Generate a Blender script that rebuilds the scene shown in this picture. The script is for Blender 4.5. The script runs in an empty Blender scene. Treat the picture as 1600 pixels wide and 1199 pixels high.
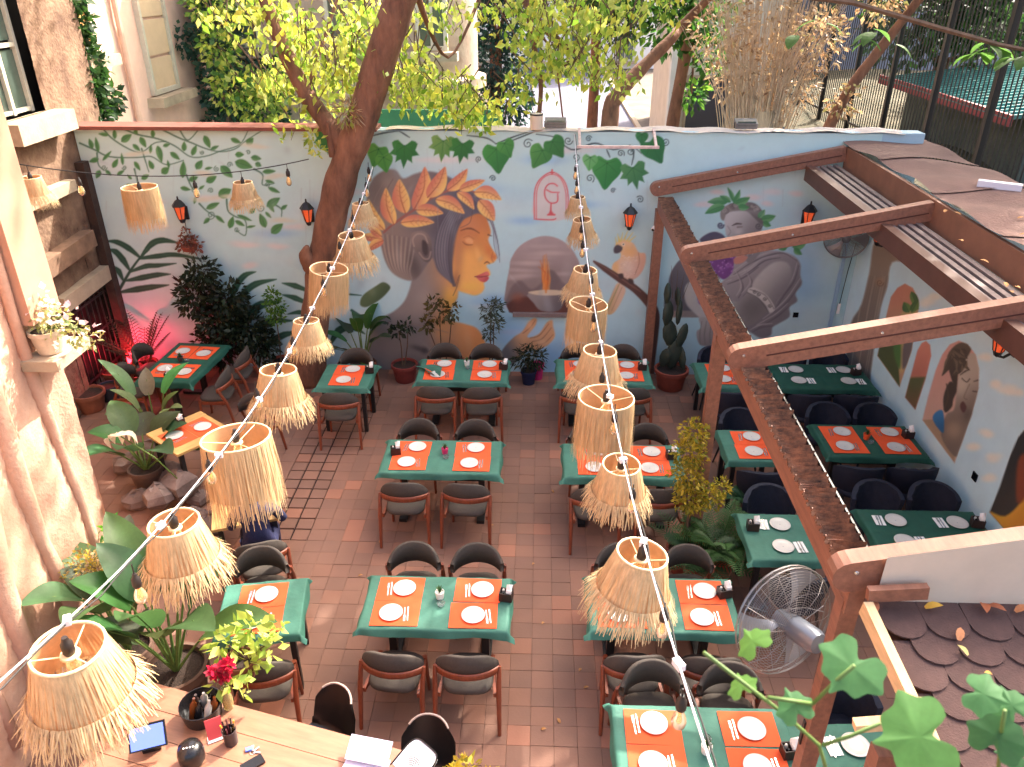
import bpy, math, random
import numpy as np
from mathutils import Vector, Matrix, Euler
random.seed(7); RNG = np.random.default_rng(11)
S = bpy.context.scene
R = math.radians
# ---------------------------------------------------------------- camera, sky, sun, exposure
CAM_H = 5.8; PITCH = R(27.9); YAW = R(2.0); FPX = 1220.0
cd = bpy.data.cameras.new('camera'); cam = bpy.data.objects.new('camera', cd); S.collection.objects.link(cam)
cam.location = (0, 0, CAM_H); cam.rotation_euler = (math.pi/2 - PITCH, 0, YAW)
cd.sensor_width = 36; cd.lens = FPX/1600*36; cd.clip_start = .05; cd.clip_end = 500
cd.dof.use_dof = True; cd.dof.focus_distance = 7.5; cd.dof.aperture_fstop = 5.5
S.camera = cam
SUN_AZ = R(40); SUN_EL = R(43)          # azimuth measured from +Y towards +X
W = bpy.data.worlds.new('World'); S.world = W; W.use_nodes = True
nt = W.node_tree; bg = nt.nodes['Background']; sk = nt.nodes.new('ShaderNodeTexSky')
sk.sky_type = 'NISHITA'; sk.sun_disc = False; sk.sun_elevation = SUN_EL; sk.sun_rotation = SUN_AZ
sk.air_density = 1.0; sk.dust_density = 9.0; sk.ozone_density = 0.4
nt.links.new(sk.outputs[0], bg.inputs[0]); bg.inputs[1].default_value = .15
sl = bpy.data.lights.new('sun', 'SUN'); sl.energy = 2.7; sl.angle = R(.5); sl.color = (1, .93, .82)
so = bpy.data.objects.new('sun', sl); S.collection.objects.link(so)
sv = Vector((math.sin(SUN_AZ)*math.cos(SUN_EL), math.cos(SUN_AZ)*math.cos(SUN_EL), math.sin(SUN_EL)))
so.rotation_euler = sv.to_track_quat('Z', 'Y').to_euler(); so.location = (8, 10, 14)
S.view_settings.view_transform = 'Standard'; S.view_settings.look = 'None'
S.view_settings.exposure = 2.3; S.view_settings.gamma = 1
S.cycles.max_bounces = 6; S.cycles.transparent_max_bounces = 8
S.cycles.sample_clamp_indirect = 6
# ---------------------------------------------------------------- helpers
cf = np.array([-math.sin(YAW)*math.cos(PITCH), math.cos(YAW)*math.cos(PITCH), -math.sin(PITCH)])
cr = np.array([math.cos(YAW), math.sin(YAW), 0.]); cu = np.cross(cr, cf)
def at(px, py, X=None, Y=None, Z=None):
    """a point of the place that the photograph shows at (px, py), on the given plane"""
    d = cf + cr*(px-800)/FPX - cu*(py-599.5)/FPX
    if Z is not None: t = (Z-CAM_H)/d[2]
    elif Y is not None: t = Y/d[1]
    else: t = X/d[0]
    return Vector((d[0]*t, d[1]*t, CAM_H+d[2]*t))
def lin(c):
    c = np.asarray(c, float)/255.
    return np.where(c <= .04045, c/12.92, ((c+.055)/1.055)**2.4)
COL = S.collection
class MB:
    def __init__(s): s.v = []; s.f = []; s.m = []
    def add(s, vs, fs, m=0):
        b = len(s.v); s.v += [tuple(p) for p in vs]; s.f += [tuple(i+b for i in f) for f in fs]; s.m += [m]*len(fs); return s
    def box(s, c, d, rz=0, m=0, rx=0, ry=0, top=1.0):
        x, y, z = d[0]/2, d[1]/2, d[2]/2; c = Vector(c)
        M = Euler((rx, ry, rz)).to_matrix()
        P = [(-x,-y,-z),(x,-y,-z),(x,y,-z),(-x,y,-z),(-x*top,-y*top,z),(x*top,-y*top,z),(x*top,y*top,z),(-x*top,y*top,z)]
        return s.add([c+M@Vector(p) for p in P], [(3,2,1,0),(4,5,6,7),(0,1,5,4),(1,2,6,5),(2,3,7,6),(3,0,4,7)], m)
    def bar(s, a, b, w, h, m=0):
        a, b = Vector(a), Vector(b); d = (b-a); L = d.length; d.normalize()
        up = Vector((0,0,1)) if abs(d.z) < .95 else Vector((0,1,0))
        x = d.cross(up).normalized(); u = x.cross(d)
        P = [a+x*i*w/2+u*j*h/2 for i, j in ((-1,-1),(1,-1),(1,1),(-1,1))] + [b+x*i*w/2+u*j*h/2 for i, j in ((-1,-1),(1,-1),(1,1),(-1,1))]
        return s.add(P, [(0,1,2,3),(7,6,5,4),(0,4,5,1),(1,5,6,2),(2,6,7,3),(3,7,4,0)], m)
    def tube(s, pts, r, n=8, m=0, cap=True):
        pts = [Vector(p) for p in pts]; N = len(pts)
        rs = r if isinstance(r, (list, tuple)) else [r]*N
        t0 = (pts[1]-pts[0]).normalized(); ref = Vector((0,0,1)) if abs(t0.z) < .9 else Vector((1,0,0))
        nx = t0.cross(ref).normalized(); vs = []
        for i, p in enumerate(pts):
            t = (pts[min(i+1,N-1)]-pts[max(i-1,0)]).normalized()
            nx = (nx-t*nx.dot(t)).normalized(); ny = t.cross(nx)
            vs += [p+(nx*math.cos(2*math.pi*k/n)+ny*math.sin(2*math.pi*k/n))*rs[i] for k in range(n)]
        fs = [(i*n+k, i*n+(k+1)%n, (i+1)*n+(k+1)%n, (i+1)*n+k) for i in range(N-1) for k in range(n)]
        if cap: fs += [tuple(range(n-1,-1,-1)), tuple((N-1)*n+k for k in range(n))]
        return s.add(vs, fs, m)
    def lathe(s, prof, n=20, c=(0,0,0), m=0, sx=1, sy=1, cap=True):
        vs = [(c[0]+r*sx*math.cos(2*math.pi*k/n), c[1]+r*sy*math.sin(2*math.pi*k/n), c[2]+z) for r, z in prof for k in range(n)]
        fs = [(i*n+k, i*n+(k+1)%n, (i+1)*n+(k+1)%n, (i+1)*n+k) for i in range(len(prof)-1) for k in range(n)]
        if cap and prof[0][0] > 0: fs.append(tuple(range(n-1,-1,-1)))
        if cap and prof[-1][0] > 0: fs.append(tuple((len(prof)-1)*n+k for k in range(n)))
        return s.add(vs, fs, m)
    def grid(s, fn, nu, nv, m=0, closed=False):
        vs = [fn(i/nu, j/nv) for j in range(nv+1) for i in range(nu+1)]
        return s.add(vs, [(j*(nu+1)+i, j*(nu+1)+i+1, (j+1)*(nu+1)+i+1, (j+1)*(nu+1)+i) for j in range(nv) for i in range(nu)], m)
    def mesh(s, name, mats, smooth=False):
        me = bpy.data.meshes.new(name); me.from_pydata(s.v, [], s.f)
        for m in (mats if isinstance(mats, (list, tuple)) else [mats]): me.materials.append(m)
        if any(s.m): me.polygons.foreach_set('material_index', s.m)
        if smooth:
            me.polygons.foreach_set('use_smooth', [True]*len(me.polygons))
            if smooth != 'all': me.set_sharp_from_angle(angle=R(38))
        me.update(); return me
    def build(s, name, mats, parent=None, smooth=False, loc=(0,0,0), rz=0):
        return put(name, s.mesh(name, mats, smooth), parent, loc, rz)
def put(name, me, parent=None, loc=(0,0,0), rz=0, sc=None):
    o = bpy.data.objects.new(name, me); COL.objects.link(o); o.location = loc; o.rotation_euler = (0,0,rz) if not isinstance(rz, (tuple, list)) else rz
    if sc: o.scale = (sc, sc, sc) if not isinstance(sc, (tuple, list)) else sc
    if parent: o.parent = parent
    return o
def tag(o, label=None, cat=None, group=None, kind=None):
    if label: o['label'] = label
    if cat: o['category'] = cat
    if group: o['group'] = group
    if kind: o['kind'] = kind
    return o
def thing(name, label, cat, loc=(0,0,0), rz=0, group=None, sc=None):
    return tag(put(name, None, None, loc, rz, sc), label, cat, group)
def copy_tree(o, parent=None, **kw):
    c = o.copy(); COL.objects.link(c); c.parent = parent
    for ch in list(o.children): copy_tree(ch, c)
    for k, v in kw.items(): setattr(c, k, v)
    return c
def catmull(pts, n=6, closed=False):
    P = [np.array(p, float) for p in pts]; N = len(P); out = []
    for i in range(N if closed else N-1):
        p0 = P[(i-1) % N] if closed or i > 0 else P[0]; p1 = P[i]; p2 = P[(i+1) % N]
        p3 = P[(i+2) % N] if closed or i+2 < N else P[-1]
        for k in range(n):
            t = k/n
            out.append(.5*((2*p1)+(-p0+p2)*t+(2*p0-5*p1+4*p2-p3)*t*t+(-p0+3*p1-3*p2+p3)*t**3))
    if not closed: out.append(P[-1])
    return out
# ---------------------------------------------------------------- materials
MATS = {}
def mat(name, col, rough=.7, var=.0, scale=8, bump=0, bscale=40, metal=0, trans=0, emit=None, spec=None, col2=None, detail=6, stretch=None, glass=False, alpha=None, attr=None, coat=0):
    if name in MATS: return MATS[name]
    m = bpy.data.materials.new(name); m.use_nodes = True; t = m.node_tree; N = t.nodes; L = t.links
    b = N['Principled BSDF']; c = tuple(lin(col))+(1,)
    b.inputs['Base Color'].default_value = c; b.inputs['Roughness'].default_value = rough; b.inputs['Metallic'].default_value = metal
    if spec is not None: b.inputs['Specular IOR Level'].default_value = spec
    if coat: b.inputs['Coat Weight'].default_value = coat
    tc = N.new('ShaderNodeTexCoord'); mp = N.new('ShaderNodeMapping'); L.new(tc.outputs['Object'], mp.inputs[0])
    if stretch: mp.inputs['Scale'].default_value = stretch
    src = None
    if attr:
        a = N.new('ShaderNodeAttribute'); a.attribute_name = attr; src = a.outputs['Color']
    if var or col2 is not None:
        nz = N.new('ShaderNodeTexNoise'); nz.inputs['Scale'].default_value = scale; nz.inputs['Detail'].default_value = detail; nz.inputs['Roughness'].default_value = .65
        L.new(mp.outputs[0], nz.inputs['Vector'])
        rp = N.new('ShaderNodeValToRGB'); L.new(nz.outputs['Fac'], rp.inputs[0])
        rp.color_ramp.elements[0].position = .34; rp.color_ramp.elements[1].position = .68
        if col2 is not None: a1, a2 = c[:3], tuple(lin(col2))
        else: a1, a2 = tuple(x*(1-var) for x in c[:3]), tuple(min(1, x*(1+var)) for x in c[:3])
        if src is not None: a1, a2 = (1-var,)*3, (1+var*.6,)*3
        rp.color_ramp.elements[0].color = a1+(1,); rp.color_ramp.elements[1].color = a2+(1,)
        if src is not None:
            mx = N.new('ShaderNodeMix'); mx.data_type = 'RGBA'; mx.blend_type = 'MULTIPLY'; mx.inputs[0].default_value = 1
            L.new(src, mx.inputs[6]); L.new(rp.outputs[0], mx.inputs[7]); src = mx.outputs[2]
        else: src = rp.outputs[0]
    if src is not None: L.new(src, b.inputs['Base Color'])
    if bump:
        n2 = N.new('ShaderNodeTexNoise'); n2.inputs['Scale'].default_value = bscale; n2.inputs['Detail'].default_value = 5
        L.new(mp.outputs[0], n2.inputs['Vector']); bp = N.new('ShaderNodeBump'); bp.inputs['Strength'].default_value = min(1, bump); bp.inputs['Distance'].default_value = .02*bump
        L.new(n2.outputs['Fac'], bp.inputs['Height']); L.new(bp.outputs[0], b.inputs['Normal'])
    if emit: b.inputs['Emission Color'].default_value = tuple(lin(emit[0]))+(1,); b.inputs['Emission Strength'].default_value = emit[1]
    if glass: b.inputs['Transmission Weight'].default_value = glass if glass is not True else 1
    if trans:
        tr = N.new('ShaderNodeBsdfTranslucent'); ms = N.new('ShaderNodeMixShader'); ms.inputs[0].default_value = trans
        tr.inputs[0].default_value = c
        if src is not None: L.new(src, tr.inputs[0])
        L.new(b.outputs[0], ms.inputs[1]); L.new(tr.outputs[0], ms.inputs[2]); L.new(ms.outputs[0], N['Material Output'].inputs[0])
    MATS[name] = m; return m
def leafmat(name, trans=.45, rough=.5): return mat(name, (90,130,50), rough, attr='tint', trans=trans, var=.12, scale=30)
M_wood = mat('chair_wood', (128,62,38), .42, .22, 6, .1, 60, stretch=(8,8,1))
M_pad = mat('grey_upholstery', (70,61,54), .8, .12, 40, .3, 220)
M_navy = mat('navy_velvet', (24,27,44), .75, .2, 30, .3, 150)
M_blackpl = mat('black_plastic', (26,24,25), .35)
M_metal = mat('black_metal', (28,27,28), .45, .2, 20)
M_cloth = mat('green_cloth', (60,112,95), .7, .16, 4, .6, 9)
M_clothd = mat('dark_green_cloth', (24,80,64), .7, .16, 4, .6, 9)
M_orange = mat('orange_paper', (236,88,40), .8, .06, 4, .08, 60)
M_plate = mat('white_china', (214,209,200), .25, .03, 12)
M_steel = mat('steel', (205,205,205), .25, metal=.85)
M_paper = mat('white_paper', (244,240,234), .85)
M_straw = mat('straw', (212,182,138), .75, .2, 60, trans=.26, stretch=(1,1,.1))
M_strawin = mat('straw_lining', (212,168,122), .8, .1, 20, trans=.22)
M_cord = mat('black_cord', (22,20,20), .5)
M_white = mat('white_cable', (225,220,225), .35)
M_bulb = mat('amber_glass', (250,222,170), .08, glass=.75)
M_fil = mat('filament', (255,180,70), .4, emit=((255,170,60),.35))
M_pergola = mat('brown_pergola_paint', (138,92,72), .5, .22, 4, .2, 60, stretch=(6,1,6))
M_terra = mat('terracotta', (150,70,50), .8, .2, 7, .2, 60)
M_soil = mat('soil', (50,36,28), .95, .3, 40, .6, 90)
M_bark = mat('bark', (142,98,74), .9, 0, 5, 1, 22, col2=(88,58,44), stretch=(1,1,.35))
M_twig = mat('twig', (96,74,58), .9, .25, 20)
M_leaf = leafmat('leaf'); M_leafy = leafmat('backlit_leaf', .68)
M_stem = mat('stem_green', (86,110,48), .6, .2, 12)
M_dry = mat('dry_leaf', (196,140,84), .8, .3, 15, trans=.2)
# ---------------------------------------------------------------- foliage helpers
def leaf_arrays(P, D, size, width=.5, fold=.25, rng=RNG):
    """P positions, D directions -> diamonds folded along the midrib"""
    n = len(P); D = D/np.linalg.norm(D, axis=1, keepdims=True)
    q = rng.normal(size=(n,3)); sd = np.cross(D, q); sd /= np.linalg.norm(sd, axis=1, keepdims=True)+1e-9; nm = np.cross(sd, D)
    s = (size*(.65+.7*rng.random(n)))[:,None]
    b = P; t = P+D*s; mid = P+D*s*.42; l = mid+sd*s*width*.5+nm*s*fold*.3; r_ = mid-sd*s*width*.5+nm*s*fold*.3
    V = np.stack([b, l, t, r_], 1).reshape(-1,3)
    i = np.arange(n)*4; F = np.stack([np.stack([i,i+1,i+2],1), np.stack([i,i+2,i+3],1)], 1).reshape(-1,3)
    return V, F
def fast_mesh(name, V, F, m, tint=None, smooth=False):
    me = bpy.data.meshes.new(name); V = np.asarray(V, np.float32); F = np.asarray(F, np.int32); k = F.shape[1]
    me.vertices.add(len(V)); me.vertices.foreach_set('co', V.ravel())
    me.loops.add(F.size); me.loops.foreach_set('vertex_index', F.ravel())
    me.polygons.add(len(F)); me.polygons.foreach_set('loop_start', np.arange(len(F), dtype=np.int32)*k)
    try: me.polygons.foreach_set('loop_total', np.full(len(F), k, np.int32))
    except Exception: pass
    if tint is not None:
        a = me.color_attributes.new('tint', 'FLOAT_COLOR', 'POINT'); c = np.ones((len(V),4), np.float32); c[:,:3] = tint; a.data.foreach_set('color', c.ravel())
    me.materials.append(m); me.update(calc_edges=True); me.validate()
    if smooth: me.polygons.foreach_set('use_smooth', [True]*len(F))
    return me
def tints(n, cols, rep=4, rng=RNG):
    C = lin(np.array(cols)); w = rng.random((n,1)); i = rng.integers(0, len(C), n); j = rng.integers(0, len(C), n)
    c = C[i]*w+C[j]*(1-w); c *= (.75+.5*rng.random((n,1))); return np.repeat(c, rep, 0)
GREEN = [(44,76,34),(66,104,42),(34,62,32)]; YEL = [(188,204,88),(152,182,72),(214,218,120)]; MIDG = [(80,130,46),(110,150,52),(60,104,44)]
DARK = [(26,40,26),(38,54,32),(46,58,36)]; GOLD = [(190,160,40),(150,140,44),(212,190,66)]; TAN = [(182,150,110),(150,116,84),(206,178,140)]
def cloud(centres, radii, n, rng=RNG, shell=.35):
    """leaf points through a set of ellipsoid clumps"""
    cs = np.array(centres, float); rs = np.array(radii, float)
    if rs.ndim == 1: rs = np.repeat(rs[:,None], 3, 1)
    w = rs.prod(1)**.67; k = rng.choice(len(cs), n, p=w/w.sum())
    d = rng.normal(size=(n,3)); d /= np.linalg.norm(d, axis=1, keepdims=True)
    rr = shell+(1-shell)*rng.random((n,1))**.6
    return cs[k]+d*rr*rs[k], d+np.array([0,0,-.35])+rng.normal(size=(n,3))*.5
def foliage(name, parent, centres, radii, n, size, cols, m=None, width=.5, shell=.35, off=(0,0,0)):
    P, D = cloud(centres, radii, n, shell=shell); V, F = leaf_arrays(P-np.array(off), D, size, width)
    return put(name, fast_mesh(name, V, F, m or M_leaf, tints(n, cols)), parent)
def blade(mb, base, tip, width, arch=.2, n=6, m=0, up=(0,0,1), cup=.15, prof=None):
    """one broad leaf from base to tip, arched"""
    b, t = Vector(base), Vector(tip); d = t-b; L = d.length; dn = d.normalized(); u = Vector(up)
    sd = dn.cross(u); sd = sd.normalized() if sd.length > .05 else Vector((1,0,0)); nn = sd.cross(dn)
    def fn(a, v):
        w = width*.5*(prof(v) if prof else math.sin(math.pi*min(1, .06+v*.94)**.8)**.75+.01); x = a*2-1
        return b+dn*L*v+nn*(arch*L*math.sin(math.pi*v)+abs(x)*cup*w)+sd*x*w
    return mb.grid(fn, 4, n, m)
def tint_all(o, col, jit=.0):
    me = o.data; a = me.color_attributes.new('tint', 'FLOAT_COLOR', 'POINT'); n = len(me.vertices)
    c = np.ones((n,4), np.float32); c[:,:3] = lin(col); c[:,:3] *= 1+jit*(RNG.random((n,1))-.5); a.data.foreach_set('color', c.ravel()); return o
# ---------------------------------------------------------------- the setting
WY = 11.35; WXL = -6.7; WXR = 4.75; WH = 3.8
tag(MB().box((0,60,-.2), (300,300,.3)).build('ground', mat('earth', (104,92,80), .95, .3, 1, .4, 8)), kind='structure')
# courtyard paving: grout bed, single tiles near the camera, the farther ones joined
floor = tag(MB().box((-.97,5.6,-.025), (11.44,11.5,.03)).build('floor', mat('grout', (118,86,72), .95, .25, 12, .4, 60)), kind='structure')
def tile_material():
    m = mat('paving_tile', (140,88,70), .8, .16, 14, .25, 60); t = m.node_tree; N = t.nodes; L = t.links; b = N['Principled BSDF']
    g = N.new('ShaderNodeNewGeometry'); sn = N.new('ShaderNodeVectorMath'); sn.operation = 'SNAP'; sn.inputs[1].default_value = (.2,.2,5)
    ad = N.new('ShaderNodeVectorMath'); ad.inputs[1].default_value = (.003,.003,2); L.new(g.outputs['Position'], ad.inputs[0]); L.new(ad.outputs[0], sn.inputs[0])
    wn = N.new('ShaderNodeTexWhiteNoise'); L.new(sn.outputs[0], wn.inputs['Vector'])
    rp = N.new('ShaderNodeValToRGB'); L.new(wn.outputs['Value'], rp.inputs[0]); e = rp.color_ramp.elements
    e[0].color = tuple(lin((128,95,80)))+(1,); e[1].color = tuple(lin((138,101,84)))+(1,); e[1].position = .72
    x = e.new(.9); x.color = tuple(lin((144,103,84)))+(1,); x = e.new(.985); x.color = tuple(lin((162,110,88)))+(1,)
    nz = N.new('ShaderNodeTexNoise'); nz.inputs['Scale'].default_value = .9; nz.inputs['Detail'].default_value = 7; L.new(g.outputs['Position'], nz.inputs['Vector'])
    r2 = N.new('ShaderNodeValToRGB'); r2.color_ramp.elements[0].position = .3; r2.color_ramp.elements[0].color = (.78,.76,.75,1); r2.color_ramp.elements[1].position = .7; r2.color_ramp.elements[1].color = (1.12,1.08,1.06,1); L.new(nz.outputs['Fac'], r2.inputs[0])
    mx = N.new('ShaderNodeMix'); mx.data_type = 'RGBA'; mx.blend_type = 'MULTIPLY'; mx.inputs[0].default_value = 1
    L.new(rp.outputs[0], mx.inputs[6]); L.new(r2.outputs[0], mx.inputs[7])
    old = b.inputs['Base Color'].links[0].from_socket if b.inputs['Base Color'].links else None
    L.new(mx.outputs[2], b.inputs['Base Color']); return m
M_tile = tile_material()
cells = []
for i in range(57):
    for j in range(57):
        x = -6.6+.2*i+.1; y = .0+.2*j+.1
        if x > 4.7 or y > 11.3: continue
        v = np.array([x, y, -CAM_H]); d = v@cf; px = 800+FPX*(v@cr)/d; py = 599.5-FPX*(v@cu)/d
        patch = 385 < px < 625 and 605 < py < 850 and (px-500)+(py-730)*.62 > -50 and (px-500)+(py-730)*.62 < 26+16*math.sin(i*1.7)
        vis = 440 < px < 960 and 640 < py < 1199 or 960 <= px < 1150 and 760 < py < 900
        cells.append((x, y, patch, d if vis else 99))
near = set(sorted(range(len(cells)), key=lambda k: cells[k][3])[:300])
def tile_mb(mb, x, y, w, r=0, dz=0):
    s_ = w/2; b = .002; t = .011+dz
    P = [(-s_,-s_,-.006),(s_,-s_,-.006),(s_,s_,-.006),(-s_,s_,-.006),(-s_,-s_,t-b),(s_,-s_,t-b),(s_,s_,t-b),(-s_,s_,t-b),(-s_+b,-s_+b,t),(s_-b,-s_+b,t),(s_-b,s_-b,t),(-s_+b,s_-b,t)]
    F = [(0,1,5,4),(1,2,6,5),(2,3,7,6),(3,0,4,7),(4,5,9,8),(5,6,10,9),(6,7,11,10),(7,4,8,11),(8,9,10,11)]
    c, s = math.cos(r), math.sin(r); mb.add([(x+a*c-bb*s, y+a*s+bb*c, z) for a, bb, z in P], F)
tm = []
for w in (.1988, .198, .18): q = MB(); tile_mb(q, 0, 0, w); tm.append(q.mesh('tile', M_tile))
rest = MB(); gap = MB()
for k, (x, y, patch, d) in enumerate(cells):
    dz = random.uniform(-.003, .002)
    if patch: gap.add([(x-.1,y-.1,-.004),(x+.1,y-.1,-.004),(x+.1,y+.1,-.004),(x-.1,y+.1,-.004)], [(0,1,2,3)])
    if k in near:
        put('tile', tm[2] if patch else random.choice(tm[:2]), floor, (x, y, dz), (random.uniform(-.008,.008), random.uniform(-.008,.008), random.uniform(-.01,.01)))
    else: tile_mb(rest, x, y, .18 if patch else .1985, random.uniform(-.01,.01), dz)
gap.build('dirt_filled_joints', mat('joint_dirt', (44,26,20), .95, .3, 20), floor)
tag(rest.build('tiles_beyond', M_tile, floor), kind='stuff')
# ---------------------------------------------------------------- painted walls: colours are painted by vertex
class Canvas:
    """a fine sheet of wall whose vertices carry the mural's paint; shapes are given where the photo shows them"""
    def __init__(s, nu, nv, fn, base):
        a, b = np.meshgrid(np.linspace(0,1,nu), np.linspace(0,1,nv)); s.nu, s.nv = nu, nv
        s.P = fn(a, b); v = s.P-np.array([0,0,CAM_H]); d = v@cf
        s.U = 800+FPX*(v@cr)/d; s.V = 599.5-FPX*(v@cu)/d
        s.img = np.zeros((nv,nu,3))+np.array(base, float); s.own = np.zeros((nv,nu), np.int8); s.cur = 0
    def win(s, x0, y0, x1, y1):
        r = np.where((s.V.min(1) <= y1) & (s.V.max(1) >= y0))[0]; c = np.where((s.U.min(0) <= x1) & (s.U.max(0) >= x0))[0]
        if len(r) == 0 or len(c) == 0: return None
        return slice(r[0], r[-1]+1), slice(c[0], c[-1]+1)
    def shape(s, pts, soft=1.2, smooth=4, clip=None):
        P = np.array(catmull(pts, smooth, True) if smooth else pts, float)
        w = s.win(P[:,0].min()-soft*2, P[:,1].min()-soft*2, P[:,0].max()+soft*2, P[:,1].max()+soft*2)
        if w is None: return None
        x, y = s.U[w], s.V[w]; dm = np.full(x.shape, 1e9); ins = np.zeros(x.shape, bool)
        for (ax, ay), (bx, by) in zip(P, np.roll(P, -1, 0)):
            ex, ey = bx-ax, by-ay; L = ex*ex+ey*ey+1e-9
            t = np.clip(((x-ax)*ex+(y-ay)*ey)/L, 0, 1); dm = np.minimum(dm, (x-ax-t*ex)**2+(y-ay-t*ey)**2)
            if abs(ey) > 1e-9: ins ^= ((ay > y) != (by > y)) & (x < ex*(y-ay)/ey+ax)
        sd = np.where(ins, 1, -1)*np.sqrt(dm); a = np.clip(.5+sd/(2*soft), 0, 1)
        if clip is not None:
            full = np.zeros(s.U.shape); full[clip[0]] = clip[1]; a = a*full[w]
        return w, a
    def fill(s, m, c, c2=None, p=None, q=None, al=1.0):
        if m is None: return
        w, a = m; c = np.array(c, float)
        if c2 is not None:
            (x0,y0),(x1,y1) = p, q; t = np.clip(((s.U[w]-x0)*(x1-x0)+(s.V[w]-y0)*(y1-y0))/((x1-x0)**2+(y1-y0)**2), 0, 1)[...,None]
            t = t*t*(3-2*t); c = c*(1-t)+np.array(c2, float)*t
        a = a*al; s.img[w] = s.img[w]*(1-a[...,None])+c*a[...,None]
        s.own[w] = np.where(a > .5, s.cur, s.own[w])
    def poly(s, pts, c, c2=None, p=None, q=None, soft=1.2, smooth=4, al=1.0, clip=None):
        m = s.shape(pts, soft, smooth, clip); s.fill(m, c, c2, p, q, al); return m
    def blob(s, x, y, rx, ry, c, al=.6, rot=0, clip=None):
        k = max(rx, ry)*1.6; w = s.win(x-k, y-k, x+k, y+k)
        if w is None: return
        dx, dy = s.U[w]-x, s.V[w]-y; cc, ss = math.cos(rot), math.sin(rot)
        a = al*np.exp(-1.4*(((dx*cc+dy*ss)/rx)**2+((-dx*ss+dy*cc)/ry)**2)**1.2)
        if clip is not None:
            full = np.zeros(s.U.shape); full[clip[0]] = clip[1]; a = a*full[w]
        s.img[w] = s.img[w]*(1-a[...,None])+np.array(c, float)*a[...,None]
    def line(s, pts, wd, c, al=1.0, smooth=5, clip=None, soft=.9):
        P = np.array(catmull(pts, smooth) if smooth else pts, float); n = len(P)
        wd = list(wd) if isinstance(wd, (list, tuple)) else [wd, wd]
        ww = np.interp(np.linspace(0,1,n), np.linspace(0,1,len(wd)), wd)/2; k = ww.max()+3
        w = s.win(P[:,0].min()-k, P[:,1].min()-k, P[:,0].max()+k, P[:,1].max()+k)
        if w is None: return
        x, y = s.U[w], s.V[w]; best = np.full(x.shape, -1e9)
        for i in range(n-1):
            ax, ay = P[i]; ex, ey = P[i+1]-P[i]; L = ex*ex+ey*ey+1e-9
            t = np.clip(((x-ax)*ex+(y-ay)*ey)/L, 0, 1)
            best = np.maximum(best, ww[i]*(1-t)+ww[i+1]*t-np.sqrt((x-ax-t*ex)**2+(y-ay-t*ey)**2))
        a = np.clip(.5+best/(2*soft), 0, 1)
        if clip is not None:
            full = np.zeros(s.U.shape); full[clip[0]] = clip[1]; a = a*full[w]
        s.fill((w, a), c, al=al)
    def leaf(s, b, t, wd, c, c2, vein=None, bend=0.0, soft=.9):
        b, t = np.array(b, float), np.array(t, float); d = t-b; n = np.array([-d[1], d[0]])/np.hypot(*d); L = np.hypot(*d)
        mid = lambda f: b+d*f+n*bend*L*math.sin(math.pi*f)
        up = [mid(f)+n*wd*.5*math.sin(math.pi*f**.75)**.8 for f in (.12,.3,.5,.7,.87)]; dn = [mid(f)-n*wd*.5*math.sin(math.pi*f**.75)**.8 for f in (.87,.7,.5,.3,.12)]
        m = s.poly([b]+up+[t]+dn, c, c2, mid(.5)+n*wd*.5, mid(.5)-n*wd*.5, soft=soft, smooth=3)
        if vein is not None: s.line([b, mid(.5), b+d*.93], [max(.7, wd*.07), .5], vein, .75)
    def curl(s, x, y, r, c, turns=1.4, a0=0, w=1.1, sg=1):
        s.line([(x+r*(1-k/12*.85)*math.cos(a0+sg*k/12*turns*6.28), y+r*(1-k/12*.85)*math.sin(a0+sg*k/12*turns*6.28)) for k in range(13)], w, c, smooth=2)
    def split(s, names, material, parent, off):
        """one mesh for each painted figure, cut from the sheet along its outline"""
        idx = np.arange(s.nu*s.nv).reshape(s.nv, s.nu); Q = np.stack([idx[:-1,:-1], idx[:-1,1:], idx[1:,1:], idx[1:,:-1]], -1).reshape(-1,4)
        own = s.own[:-1,:-1].ravel(); C = lin(np.clip(s.img*.97+232*.03, 0, 255)).reshape(-1,3); P = s.P.reshape(-1,3)+np.array(off)  # a thin pale veil of glare is mixed into all the paint
        for k, nm in enumerate(names):
            f = Q[own == k]
            if len(f) == 0: continue
            u, inv = np.unique(f, return_inverse=True)
            put(nm, fast_mesh(nm, P[u], inv.reshape(-1,4), material, C[u]), parent)
M_mural = mat('mural_paint', (170,190,200), .72, attr='tint', var=.05, scale=3, bump=.25, bscale=70)
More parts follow.
